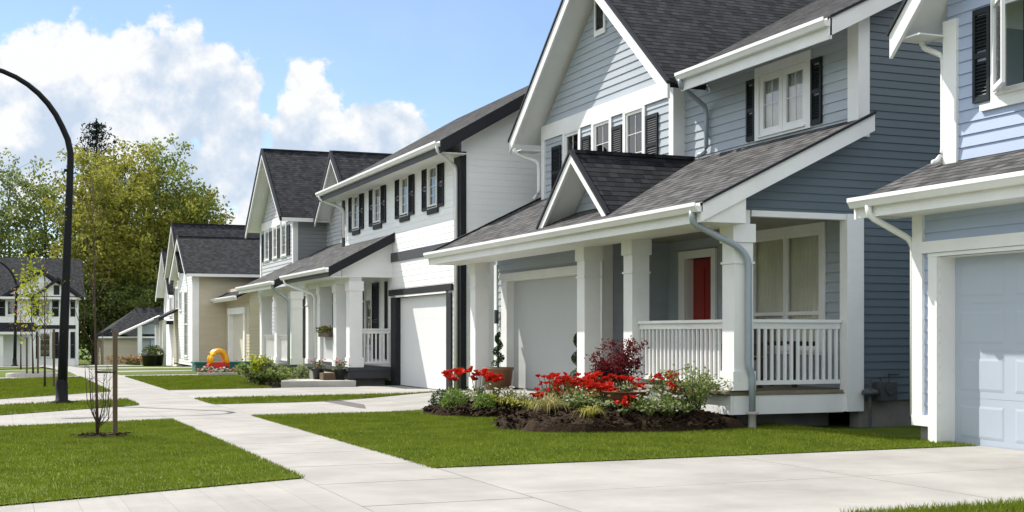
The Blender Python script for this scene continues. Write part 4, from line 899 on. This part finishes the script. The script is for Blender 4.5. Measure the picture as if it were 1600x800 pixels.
tree('leafy_tree', 8.9, 127, 20.7, 4.6, 'leaf olive', 'olive green tree right beside the dark street lamp pole', 12000, .36, .25, 18, .26, 1, 3)
tree('leafy_tree', 12.4, 133, 23.8, 5.2, 'leaf olive', 'tallest olive crown in the tree group behind the bungalow', 15000, .36, .28, 20, .32, 1, 4)
tree('leafy_tree', 15.9, 135, 24.0, 5.4, 'leaf green', 'rounded green crown between the tallest tree and the cream house', 15000, .36, .28, 20, .32, 1, 5)
tree('leafy_tree', 18.9, 133, 18.8, 4.4, 'leaf olive', 'lower olive tree rising over the cream house ridge', 12000, .36, .3, 18, .26, 1, 6)
tree('leafy_tree', -2.0, 139, 22.1, 4.2, 'leaf pale', 'airy pale tree at the left edge over the far white house', 5200, .34, .2, 18, .18, 1, 8)
tree('leafy_tree', 1.6, 137, 22.9, 3.9, 'leaf pale', 'thin pale green tree with sky between its branches', 5600, .34, .22, 18, .18, 1, 9)
tree('leafy_tree', 4.9, 134, 21.6, 4.0, 'leaf green', 'loose green tree over the ridge of the far white house', 6800, .34, .22, 18, .2, 1, 10)
tree('leafy_tree', -7.5, 138, 21.1, 4.6, 'leaf pale', 'pale tree just beyond the left edge of the far white house', 5200, .34, .22, 16, .2, 1, 12)
for i, (x, y, h, r, lm, lab) in enumerate([(8.4, 123, 8.2, 3.2, 'leaf deep', 'dark bushy understorey tree beside the far white house'), (11.6, 125, 8.8, 3.4, 'leaf green', 'green understorey tree directly above the bungalow roof'), (15.2, 124, 9.0, 3.6, 'leaf deep', 'dark understorey tree behind the bungalow ridge'), (19, 124, 9.2, 3.6, 'leaf deep', 'dark understorey tree behind the small white gable'), (4.4, 127, 8.6, 3.2, 'leaf deep', 'shaded tree behind the far white house roof'), (0, 128, 9, 3.6, 'leaf green', 'green tree behind the left part of the far white house roof')]):
    tree('understorey_tree', x, y, h, r, lm, lab, 7000, .32, .02, 16, .14, 1, 30+i)
def conifer(x, y, h, rad, lab):
    rng = np.random.default_rng(2); z = gz(y); T = empty('conifer', (x, y, z), lab, 'tree', 'trees behind the far houses'); tb = MB(); tb.tube([(x, y, z), (x, y, z+h*.5), (x, y, z+h)], [.35, .2, .03], 8); tb.build('trunk', 'bark', T)
    P = []; k = 0; t = .3
    while t < .99:
        for i in range(6):
            a = i*1.05+k*.5+rng.random()*.5; R_ = rad*(1-t)**.8*(.45+.9*rng.random())+.5
            for s in np.linspace(.1, 1, 11):
                for _ in range(3): P.append((x+math.cos(a)*R_*s+rng.normal()*.22, y+math.sin(a)*R_*s+rng.normal()*.22, z+h*t-.30*R_*s+.42*R_*s*s+rng.normal()*.16))
        t += .045*(1.1-t*.6); k += 1
    P += [(x+rng.normal()*.08, y+rng.normal()*.08, z+h*(1-.06*rng.random())) for _ in range(60)]
    leaf_mesh('crown', P, .42, 'leaf conifer', T, .4, rng=rng)
conifer(10.4, 147, 26.4, 9.5, 'dark pointed conifer top standing above the olive trees')
# the far wood behind everything: one mass
rw = np.random.default_rng(77); P = []
for i in range(70):
    x = -60+i*2.6; yy = 165+rw.normal()*5; hh = 8+3.5*rw.random()
    for _ in range(330):
        g = rw.normal(size=3); g /= np.linalg.norm(g); s = rw.random()**.4; P.append((x+g[0]*3.2*s, yy+g[1]*2.5*s, -1.6+hh*.5+g[2]*hh*.55*s))
o = leaf_mesh('distant_wood', P, .75, 'leaf deep', None, .8, rng=rw); setp(o, 'dark green mass of woodland along the horizon', 'woodland', kind='stuff')

P = []
for i in range(17):
    x, y, hh = -17+rw.normal()*1.5, 14+i*6.2, 7.0+3.5*rw.random()
    for k in range(18):
        c = np.array([x, y, gz(y)+hh*.46])+rw.normal(size=3)*np.array([1.5, 2.2, hh*.24]); r = 1.0+1.0*rw.random(); g = rw.normal(size=(240, 3)); g /= np.linalg.norm(g, axis=1)[:, None]; P += list(c+g*(rw.random(240)**.4)[:, None]*r)
o = leaf_mesh('trees_across_street', P, .30, 'leaf green', None, .8, rng=rw); setp(o, 'leafy trees across the street mirrored in the window panes', 'trees', kind='stuff')
def sapling(x, y, h, lab, stake=True, leaf=None, seed=1, sprouts=True, thin=.018):
    rng = np.random.default_rng(seed); z = gz(y)+.02; T = empty('sapling', (x, y, z), lab, 'sapling', 'young street trees on the verge'); b = MB(); o = Vector((x, y, z)); tips = []
    lean = rng.normal(size=2)*.03
    tr = [o+Vector((lean[0]*h*t, lean[1]*h*t, h*t)) for t in (0, .2, .45, .7, 1)]; b.tube(tr, [thin*1.3, thin*.95, thin*.7, thin*.38, thin*.12], 7); b.build('trunk', 'sapling bark', T, smooth=True); l = MB()
    for i in range(15):
        t = .30+.66*i/15; p = o+Vector((lean[0]*h*t, lean[1]*h*t, h*t)); a = i*2.4+rng.random(); Lg = h*.30*(1.15-t)*(.6+.6*rng.random()); q = p+Vector((math.cos(a)*Lg*.42, math.sin(a)*Lg*.42, Lg*.9)); m_ = p+(q-p)*.5+Vector((math.cos(a), math.sin(a), 0))*Lg*.07
        l.tube([p, m_, q], [thin*.38, thin*.26, thin*.08], 5, False); tips += [m_, q]
        for s in (.45, .75): w = p+(q-p)*s; e = w+Vector((rng.normal()*.10, rng.normal()*.10, .22))*h*.25; l.tube([w, e], [thin*.18, thin*.06], 4, False); tips.append(e)
    if sprouts:
        for i in range(13):
            a = rng.random()*6.283; hh = .35+.75*rng.random(); k = .10+.20*rng.random(); l.tube([o+Vector((0, 0, .04+.2*rng.random())), o+Vector((math.cos(a)*k*.8, math.sin(a)*k*.8, hh*.45)), o+Vector((math.cos(a)*k, math.sin(a)*k, hh))], [thin*.42, thin*.3, thin*.1], 5, False)
            for _ in range(3): s = rng.random(); p = o+Vector((math.cos(a)*k*(.8+.2*s), math.sin(a)*k*(.8+.2*s), hh*(.45+.5*s))); l.tube([p, p+Vector((rng.normal()*.06, rng.normal()*.06, .12))], [thin*.2, thin*.08], 4, False)
    l.build('branch', 'sapling bark', T, smooth=True)
    if leaf: 
        m_, n, s = leaf; P = [t+Vector(rng.normal(size=3))*.10*h*.5 for t in tips for _ in range(n)]; leaf_mesh('crown', [tuple(p) for p in P], s, m_, T, .7, rng=rng)
    return T
sapling(1.24, 17.36, 3.35, 'bare brown sapling with whippy shoots beside a wooden stake', True, ('leaf olive', 2, .022), 4)
def stake(x, y, h, lab, tie=None, w=.029):
    z = gz(y); o = MB().box(x-w, x+w, y-w, y+w, z-.05, z+h).build('tree_stake', 'stake wood', None, bevel=.006, origin=Vector((x, y, z))); setp(o, lab, 'stake', 'wooden tree stakes')
    if tie:
        LOC[o.name] = Vector((x, y, z)); MB().tube([(x, y-w-.006, z+h*.62), (tie[0], tie[1]-.03, z+h*.62+.01), (tie[0]-.03, tie[1], z+h*.62+.01), (tie[0], tie[1]+.03, z+h*.62), (x, y+w+.006, z+h*.62)], .011, 6).build('tie', 'black plastic', o)
stake(1.46, 17.38, 1.37, 'square brown wooden stake tied to the bare sapling', (1.24, 17.36))
stake(1.45, 35.4, 1.52, 'brown stake right behind the foot of the street lamp'); sapling(1.23, 35.45, 3.3, 'thin bare sapling left of the street lamp', True, None, 7, False, .026)
stake(1.0, 44.6, 1.3, 'shorter stake inside the white ringed tree pit'); sapling(1.2, 44.9, 3.75, 'slim sapling in yellow green spring leaf inside a pale ring', True, ('leaf spring', 7, .13), 9, False, .028)
stake(1.36, 45.3, 1.35, 'stake at the back of the white ringed tree pit')
sapling(1.1, 60, 3.6, 'far sapling with reddish new leaves', True, ('petal orange', 2, .09), 12, False, .03)
t = setp(MB().lathe((1.25, 45, gz(45)), [(.72, .0), (.72, .13), (.88, .13), (.9, .0)], 36).build('tree_ring', 'stone edge', None, origin=Vector((1.25, 45, gz(45)))), 'pale concrete ring around the spring leaf sapling', 'tree ring')
MB().lathe((1.25, 45, gz(45)), [(.0, .07), (.71, .05)], 24).build('ring_soil', 'mulch', t)
def soil_patch(x, y, r):
    mb = MB(); n = 26; pts = []
    for i in range(n): a = 6.283*i/n; k = r*(1+.25*math.sin(3*a)+.15*random.random()); pts.append((x+k*math.cos(a)*1.25, y+k*.75*math.sin(a), gz(y)+.024))
    for i in range(n): mb.face([(x, y, gz(y)+.06), pts[i], pts[(i+1) % n]])
    for _ in range(120):
        a = random.random()*6.283; k = r*1.2*math.sqrt(random.random()); px, py = x+k*math.cos(a)*1.25, y+k*.8*math.sin(a); z = gz(y)+.05; l = random.uniform(.015, .04)
        mb.face([(px-l, py, z), (px, py-l*.4, z+.012), (px+l, py, z+.004), (px, py+l*.4, z+.014)])
    return setp(mb.build('soil', 'mulch'), kind='structure')
soil_patch(1.30, 17.38, .26); soil_patch(1.25, 26.9, .2)

# flowering plants: leaves and blossoms as parts
def flower_head(mb, c, r, rng, n=6):
    c = Vector(c); ax = Vector((rng.normal()*.35, rng.normal()*.35, 1)).normalized(); u = ax.orthogonal().normalized(); v = ax.cross(u)
    r *= .7+.6*rng.random()
    for k in range(n):
        a = 6.283*k/n+rng.random()*.3; d = u*math.cos(a)+v*math.sin(a); t = -u*math.sin(a)+v*math.cos(a); w = r*.55; op = .55+.5*rng.random()
        p1 = c+d*r*.6*op+ax*r*.55; p2 = c+d*r*1.0*op+ax*r*(1.2-.5*op)
        mb.face([c, p1-t*w, p2, p1+t*w])
def flower_plant(x, y, h, nfl, pm_, lab, group, fr=.055, lm='leaf grey green', spread=.20, zb=None, name='flower_plant', cat='flowers', strap=True, nleaf=26):
    rng = np.random.default_rng(int(abs(x*1000+y*77)) % 99991); z = bed_z(x, y) if zb is None else zb; T = empty(name, (x, y, z), lab, cat, group); b = MB()
    if strap: strap_leaves(b, (x, y, z), nleaf, h*.72, spread, .020, .5)
    fo = b.build('foliage', lm, T) if strap else None
    if not strap:
        P = np.array([x, y, z+h*.38])+rng.normal(size=(nleaf*5, 3))*np.array([spread*.5, spread*.5, h*.2]); P[:, 2] = np.maximum(P[:, 2], z+.01); leaf_mesh('foliage', P, .06, lm, T, .6, rng=rng)
    f = MB(); st = MB()
    for i in range(nfl):
        a = rng.random()*6.283; r = spread*.95*math.sqrt(rng.random()); hz = (.72+.3*rng.random()) if strap else (.25+.75*rng.random())*(1-.45*(r/spread)**2); p = Vector((x+r*math.cos(a), y+r*math.sin(a), z+h*hz)); flower_head(f, p, fr*(.8+.5*rng.random()), rng)
        st.tube([(x+r*.3*math.cos(a), y+r*.3*math.sin(a), z), tuple(p)], .005, 4, False)
    f.build('blossom', pm_, T); st.build('stem', 'leaf green', T); return T
G1 = 'red tulips in the big flower bed'
for x, y, h in [(7.62, 17.55, .44), (7.60, 17.15, .50), (7.97, 17.6, .62), (7.84, 16.95, .44), (8.12, 17.40, .60), (8.20, 17.00, .50), (7.94, 16.60, .34), (8.06, 16.42, .27)]:
    flower_plant(x, y, h, 26, 'petal red', 'bright red tulip clump in the massed left half of the big bed', G1, .052, spread=.27)
for x, y, h in [(8.72, 16.66, .34), (8.83, 16.12, .50), (8.86, 15.82, .36)]:
    flower_plant(x, y, h, 15, 'petal red', 'red tulip clump between the bronze bowl and the porch post', G1, .055, spread=.2)
for x, y, h in [(8.08, 15.72, .22), (7.95, 15.68, .16)]:
    flower_plant(x, y, h, 5, 'petal red', 'low red flower in front of the bronze bowl', G1, .05, spread=.12)
for x, y in [(8.45, 15.75), (8.6, 15.55), (8.25, 15.5), (8.7, 15.85), (8.85, 15.55), (8.35, 15.95)]:
    flower_plant(x, y, .30, 6, 'petal white', 'leafy plant with small white flowers at the front right of the big bed', 'white flowers in the big bed', .03, spread=.22, nleaf=46)
for x, y in [(7.55, 16.75), (7.75, 16.25), (7.45, 17.05), (7.85, 16.0), (7.65, 16.5), (7.95, 15.95)]:
    flower_plant(x, y, .26, 5, 'petal orange', 'low green plant with pale orange buds below the red tulips', 'orange budded plants', .03, spread=.22, nleaf=40)
G2 = 'red tulips in the small flower bed'
flower_plant(7.40, 21.0, .58, 11, 'petal red', 'lone tall red tulip clump at the far end of the small bed', G2, .085, spread=.20)
flower_plant(7.64, 20.52, .52, 10, 'petal red', 'red tulip clump in front of the terracotta pot', G2, .08, spread=.18)
flower_plant(7.80, 20.10, .46, 10, 'petal red', 'red tulip clump right of the terracotta pot', G2, .08, spread=.18)
for x, y in [(7.41, 20.3), (7.46, 20.71), (7.26, 20.47)]: flower_plant(x, y, .28, 12, 'petal white', 'white and lilac blossoms low between the red tulips of the small bed', 'white flowers in the small bed', .028, spread=.18, strap=False)
for x, y in [(7.67, 19.50), (7.80, 19.30), (7.95, 19.15), (7.62, 19.85), (7.86, 19.55), (8.08, 18.95)]: flower_plant(x, y, .34, 5, 'petal white', 'yellow leaved plant in the front of the small bed', 'yellow leaved plants', .02, 'leaf yellow', .20, nleaf=46)
for x, y in [(7.98, 19.9), (8.25, 20.1), (8.12, 19.5), (8.3, 19.65)]: flower_plant(x, y, .30, 14, 'petal pink' if x > 8.2 else 'petal white', 'pink and white blossoms at the back of the small bed' , 'pale flowers in the small bed', .03, spread=.2, strap=False)
def ball_shrub(x, y, r, lm, lab, n=900, size=.035, group='rounded shrubs', zb=None, sq=.8):
    rng = np.random.default_rng(int(x*991+y*131) % 9999); z = bed_z(x, y) if zb is None else zb; T = empty('shrub', (x, y, z), lab, 'shrub', group)
    d = rng.normal(size=(n, 3)); d /= np.linalg.norm(d, axis=1)[:, None]; d[:, 2] = np.abs(d[:, 2]); s = (.72+.33*rng.random(n)); P = np.array([x, y, z])+d*s[:, None]*np.array([r, r, r*1.7*sq]); leaf_mesh('foliage', P, size, lm, T, .6, rng=rng)
    MB().tube([(x, y, z-.02), (x, y, z+r*.8)], r*.15, 6).build('stem', 'bark', T)
    return T
ball_shrub(7.04, 20.67, .22, 'leaf topiary', 'dark green round shrub at the left tip of the small bed')
ball_shrub(7.06, 20.10, .23, 'leaf moss', 'bright mossy dome shrub second from the left tip of the small bed', 1200)
ball_shrub(7.42, 19.60, .19, 'leaf moss', 'bright green ball shrub at the front of the small bed', 1100)
def grass_tuft(x, y, h, sp, m, lab, n=150, zb=None, group='ornamental grasses'):
    z = bed_z(x, y) if zb is None else zb; b = MB(); strap_leaves(b, (x, y, z), n, h, sp, .006, 1.05); o = b.build('grass_tuft', m, None, origin=Vector((x, y, z))); return setp(o, lab, 'ornamental grass', group)
grass_tuft(7.12, 16.35, .40, .42, 'straw', 'straw yellow drooping grass tuft at the left tip of the big bed', 120)
grass_tuft(7.50, 15.72, .27, .34, 'leaf yellow', 'small yellow green grass tuft in front of the red tulips', 90)
def branchy_shrub(x, y, h, r, lm, lab, n=420, size=.07, nst=9, name='shrub', cat='shrub', group='open leafy shrubs', zb=None, low=.35, bark='bark', aspect=.6):
    rng = np.random.default_rng(int(x*313+y*717) % 9999); z = bed_z(x, y) if zb is None else zb; T = empty(name, (x, y, z), lab, cat, group); s = MB(); tips = []
    for i in range(nst):
        a = i*2.4+rng.random(); R_ = r*(.35+.75*rng.random()); hh = h*(.6+.45*rng.random()); p1 = Vector((x+math.cos(a)*R_*.35, y+math.sin(a)*R_*.35, z+hh*.5)); p2 = Vector((x+math.cos(a)*R_, y+math.sin(a)*R_, z+hh))
        s.tube([(x, y, z-.02), p1, p2], [.010, .006, .003], 5, False)
        for t in np.linspace(low, 1, 7): tips.append((p1*(1-t)+p2*t) if t > .4 else p1)
        for _ in range(3): t = rng.random(); q = p1*(1-t)+p2*t; e = q+Vector((rng.normal()*r*.25, rng.normal()*r*.25, h*.12)); s.tube([q, e], [.006, .002], 4, False); tips += [e, e]
    s.build('stem', bark, T); idx = rng.integers(len(tips), size=n); P = np.array([tuple(tips[i]) for i in idx])+rng.normal(size=(n, 3))*r*.10; leaf_mesh('foliage', P, size, lm, T, aspect, rng=rng); return T
branchy_shrub(8.62, 17.15, 1.02, .36, 'leaf maple', 'dark red laceleaf maple behind the red tulips', 2900, .055, 18, 'japanese_maple', 'maple', 'maples', None, .5, 'bark', .45)
branchy_shrub(8.98, 15.62, .60, .50, 'leaf shrub', 'loose green shrub with small leaves against the corner post', 900, .05, 16, low=.05)
branchy_shrub(9.25, 15.9, .56, .36, 'leaf grey green', 'pale green shrub in front of the porch railing', 620, .045, 12, low=.1)
branchy_shrub(9.05, 16.4, .50, .36, 'leaf shrub', 'small green shrub below the porch railing', 520, .045, 11, low=.1)
for x, y in [(8.55, 15.55), (8.95, 15.75), (8.3, 15.62), (7.62, 16.35)]:
    flower_plant(x, y, .34, 24, 'petal white', 'airy white flecked plant low in the front of the big bed', 'white flecked plants', .02, 'leaf shrub', .24, strap=False, nleaf=40)
# bronze bowl among the tulips
z = bed_z(8.21, 16.1); bo = setp(MB().lathe((8.21, 16.1, z), [(.10, -.02), (.12, .04), (.20, .08), (.30, .17), (.33, .25), (.34, .25), (.31, .22), (.0, .20)], 24).build('planter_bowl', 'bowl bronze', None, True, 0, Vector((8.21, 16.1, z))), 'low brown bronze bowl standing among the red tulips', 'bowl')
flower_plant(8.25, 16.15, .22, 12, 'petal red', 'red and orange flowers filling the bronze bowl', G1, .055, spread=.24, zb=z+.21)

def terracotta_pot(x, y, lab, r=.33, h=.46, m='terracotta', group='plant pots', name='plant_pot', zb=None):
    z = ramp(x, y)+.012 if zb is None else zb; o = MB().lathe((x, y, z), [(r*.0, 0), (r*.80, 0), (r*.95, h*.86), (r*1.0, h*.87), (r*1.02, h), (r*.9, h), (r*.88, h*.93), (0, h*.92)], 24).build(name, m, None, True, 0, Vector((x, y, z)))
    return setp(o, lab, 'plant pot', group)
def spiral_topiary(x, y, zb, h, lab):
    rng = np.random.default_rng(int(y*100)); T = empty('spiral_topiary', (x, y, zb), lab, 'topiary', 'spiral topiaries'); MB().tube([(x, y, zb), (x, y, zb+h)], [.022, .012], 7).build('trunk', 'bark', T); P = []
    for t in np.linspace(.16, 1, 150):
        a = t*6.283*2.8; R_ = .085*(1.15-t*.8)
        for _ in range(14): g = rng.normal(size=3); g /= np.linalg.norm(g); P.append((x+math.cos(a)*R_+g[0]*.06*(1.2-.6*t), y+math.sin(a)*R_+g[1]*.06*(1.2-.6*t), zb+h*t+g[2]*.06))
    leaf_mesh('foliage', P, .032, 'leaf topiary', T, .6, rng=rng)
terracotta_pot(9.93, 25.42, 'wide terracotta pot holding a spiral topiary left of the garage door'); spiral_topiary(9.93, 25.42, ramp(9.93, 25.42)+.42, .76, 'spiral clipped topiary in the wide terracotta pot')
terracotta_pot(9.93, 21.42, 'terracotta pot at the right jamb of the garage door', .24, .33); spiral_topiary(9.93, 21.42, ramp(9.93, 21.42)+.30, .92, 'spiral clipped topiary half hidden by the porch post right of the garage')

# beds in front of the white and grey houses
for x, y, h, r, lm, lab in [(6.69, 36.1, .62, .45, 'leaf shrub', 'green shrub at the left end of the bed before the white house'), (6.75, 35.0, .80, .42, 'leaf spring', 'tall yellow green shrub in the bed before the white house'), (6.98, 34.9, .62, .42, 'leaf grey green', 'pale green shrub near the concrete landing'), (7.02, 34.2, .42, .36, 'leaf shrub', 'low shrub at the front of the bed before the white house'), (6.62, 34.2, .36, .36, 'leaf deep', 'dark low shrub at the corner of the white driveway')]:
    branchy_shrub(x, y, h, r, lm, lab, 420, .11, 11, group='shrubs before the white house', zb=gz(y))
for x, y, lab in [(7.9, 37.6, 'dark rounded shrub below the white porch'), (8.3, 37.0, 'grey green rounded shrub beside the white porch pipe')]: ball_shrub(x, y, .36, 'leaf deep' if x < 8 else 'leaf grey green', lab, 700, .08, 'shrubs before the white house', gz(y))
setp(sheet('soil', [(6.2, 33.4), (7.2, 33.4), (8.8, 38.5), (6.3, 37.4)], .03, 'mulch', 6, 4), kind='structure')
sl = MB().prism([(6.95, 33.35, -.08), (8.85, 32.95, -.08), (8.85, 34.6, -.08), (7.3, 34.9, -.08)], (0, 0, .17)).build('landing_slab', 'stone edge', None, bevel=.012, origin=Vector((8, 34, -.08))); setp(sl, 'pale concrete landing slab at the foot of the white porch', 'landing slab')
bx = MB().box(8.15, 8.55, 33.7, 34.1, .092, .28).build('wooden_box', 'stake wood', None, bevel=.008, origin=Vector((8.35, 33.9, .09))); setp(bx, 'small wooden box on the landing slab', 'box')
for x, y, lab, m_ in [(8.2, 34.45, 'black flower pot at the back of the landing slab', 'black plastic'), (8.62, 33.75, 'black flower pot against the white corner post', 'black plastic')]:
    terracotta_pot(x, y, lab, .17, .30, m_, 'black plant pots', zb=.092); flower_plant(x, y, .34, 12, 'petal pink', lab.replace('black flower pot', 'pink flowers in the black pot'), 'pot flowers on the landing', .035, 'leaf deep', .2, .36, strap=False)
fb = MB().box(8.80, 8.93, 35.7, 37.0, 1.24, 1.40).build('flower_box', 'dark wood', None, origin=Vector((8.86, 36.3, 1.24))); setp(fb, 'long brown flower box hung on the white porch rail', 'flower box')
for y in (35.85, 36.2, 36.5, 36.8): flower_plant(8.86, y, .2, 14, 'petal pansy', 'brown dried flowers in the porch rail flower box', 'flowers in the rail box', .035, 'leaf deep', .17, 1.36, strap=False)
# toys and the bed by the grey house
def toy_car(x, y):
    z = gz(y)+.05; T = empty('toy_car', (x, y, z), 'ride-on toy car with red body and yellow arched roof', 'toy car')
    b = MB(); b.prism([(x-.33, y-.26, z+.12), (x+.33, y-.26, z+.12), (x+.38, y-.26, z+.28), (x+.25, y-.26, z+.35), (x-.25, y-.26, z+.35), (x-.38, y-.26, z+.28)], (0, .52, 0)); b.build('body', 'toy red', T, bevel=.03)
    for yy in (y-.24, y+.24):
        r = MB(); P = []
        for i in range(13): a = math.pi*i/12; P.append((x+.28*math.cos(a), yy, z+.32+.44*math.sin(a)**.8))
        r.tube(P, .085, 8); r.build('roof_arch', 'toy yellow', T, smooth=True)
    r = MB(); n = 10
    for i in range(n):
        a, c = R(35+110*i/n), R(35+110*(i+1)/n); p = [(x+.31*math.cos(t), z+.30+.47*math.sin(t)**.8) for t in (a, c)]
        r.prism([(p[0][0], y-.22, p[0][1]), (p[1][0], y-.22, p[1][1]), (p[1][0], y-.22, p[1][1]+.04), (p[0][0], y-.22, p[0][1]+.04)], (0, .44, 0))
    r.build('roof', 'toy yellow', T)
    for dx in (-.24, .24):
        for dy in (-.27, .27): MB().tube([(x+dx, y+dy-.03, z+.11), (x+dx, y+dy+.03, z+.11)], .11, 14).build('wheel', 'black plastic', T)
toy_car(7.45, 46.6)
tb = MB(); x0, x1, y0, y1, z = 7.0, 9.4, 49.3, 50.3, gz(50); tb.prism([(x0+.05, y0+.05, z), (x1-.05, y0+.05, z), (x1-.05, y1-.05, z), (x0+.05, y1-.05, z)], (0, 0, .28)); tb.box(x0, x1, y0, y1, z+.29, z+.36)
setp(tb.build('toy_chest', 'toy teal', None, bevel=.02, origin=Vector((8.2, 49.8, z))), 'long low teal plastic chest behind the toy car', 'chest')
for i, (x, y, m_, lab) in enumerate([(6.7, 44.6, 'petal pink', 'pink flowering plant left of the toy car'), (7.3, 44.8, 'petal white', 'white flowering plant before the toy car'), (7.75, 44.5, 'petal pink', 'pink flowering plant right of the toy car'), (8.0, 44.9, 'petal pink', 'bushy pink blossoms beside the green bed'), (6.9, 45.3, 'petal white', 'small white blossoms behind the pink ones')]):
    flower_plant(x, y, .30, 20, m_, lab, 'flowers round the toy car', .05, 'leaf deep', .32, gz(y), strap=False, nleaf=60)
ed = MB(); P = [(6.3, 43.6), (6.7, 43.2), (7.4, 43.3), (8.2, 43.2), (8.9, 43.3)]
for (a, b), (c, d) in zip(P, P[1:]): ed.prism([(a, b, gz(44)), (c-.02, d, gz(44)), (c-.02, d+.18, gz(44)), (a, b+.18, gz(44))], (0, 0, .12))
setp(ed.build('edging_stones', 'stone edge', None, origin=Vector((7.5, 43.4, gz(44)))), 'pale stone edging in front of the toy car bed', 'edging')
# far planting and pots
for x, y, lab in [(7.9, 72.6, 'dark pot with a dark shrub by the cream house steps'), (8.35, 73.4, 'second dark pot nearest the cream house porch post')]:
    terracotta_pot(x, y, lab, .42, .62, 'black plastic', 'large dark pots', zb=gz(y)+.02); ball_shrub(x, y, .42, 'leaf deep', lab.replace('dark pot with a dark', 'dark').replace('second dark pot', 'bush in the dark pot'), 260, .12, 'pot shrubs', gz(y)+.6)
for i, (x, y, m_, lab) in enumerate([(8.6, 103, 'petal orange', 'orange flowering shrub left of the bungalow porch post'), (9.6, 102.5, 'petal orange', 'flowering shrub in the middle before the bungalow porch'), (10.6, 102, 'petal orange', 'rusty flowering shrub beside the bungalow path'), (11.5, 101.5, 'leaf yellow', 'tall yellow shrub before the bungalow door')]):
    flower_plant(x, y, 1.2 if i == 3 else .85, 46, m_, lab, 'shrubs before the bungalow', .11, 'leaf deep', .7, gz(y), strap=False, nleaf=60, name='flowering_shrub', cat='shrub')

# gas meter on the side wall, furniture on the porch
M_ = empty('gas_meter', (11.83, 15.40, .05), 'dark grey gas meter on the side wall of the blue house', 'gas meter')
mt = MB(); mt.box(11.88, 12.16, 15.22, 15.42, .36, .62); mt.build('housing', 'meter grey', M_, bevel=.03)
MB().tube([(12.02, 15.21, .52), (12.02, 15.18, .52)], .075, 16).build('dial', 'meter grey', M_)
MB().lathe((11.76, 15.32, .44), [(0, 0), (.11, .0), (.13, .03), (.11, .07), (.03, .10), (0, .12)], 14).build('regulator', 'meter grey', M_, smooth=True)
MB().tube([(11.76, 15.32, -.05), (11.76, 15.32, .66), (11.95, 15.32, .70), (11.95, 15.32, .60)], .022, 8).build('inlet_pipe', 'meter grey', M_)
MB().tube([(12.09, 15.32, .60), (12.09, 15.32, .74), (12.27, 15.34, .74), (12.27, 15.46, .74)], .022, 8).build('outlet_pipe', 'meter grey', M_)
def porch_chair(x, y):
    T = empty('porch_chair', (x, y, .52), 'dark wooden armchair on the blue porch behind the side railing', 'chair'); z = .518
    MB().box(x-.28, x+.28, y-.28, y+.28, z+.38, z+.43).build('seat', 'dark wood', T)
    b = MB()
    for k in range(6): b.box(x+.24, x+.27, y-.27+k*.095, y-.20+k*.095, z+.45, z+.98)
    b.box(x+.22, x+.285, y-.28, y+.28, z+.98, z+1.05); b.build('backrest', 'dark wood', T)
    for sx in (-.25, .25):
        for sy in (-.25, .25): MB().box(x+sx-.03, x+sx+.03, y+sy-.03, y+sy+.03, z, z+.378 if sx > 0 else z+.60).build('leg', 'dark wood', T)
    for sy in (-.27, .27): MB().box(x-.3, x+.22, y+sy-.035, y+sy+.035, z+.602, z+.64).build('armrest', 'dark wood', T)
porch_chair(11.2, 17.9)
T = empty('porch_table', (10.9, 16.7, .52), 'dark square wooden table on the blue porch near the window', 'table'); MB().box(10.5, 11.25, 16.3, 17.05, 1.17, 1.21).build('tabletop', 'dark wood', T)
for sx in (10.54, 11.15):
    for sy in (16.34, 16.95): MB().box(sx, sx+.06, sy, sy+.06, .518, 1.168).build('leg', 'dark wood', T)

scene.render.engine = 'CYCLES'
scene.cycles.max_bounces = 7; scene.cycles.transparent_max_bounces = 12
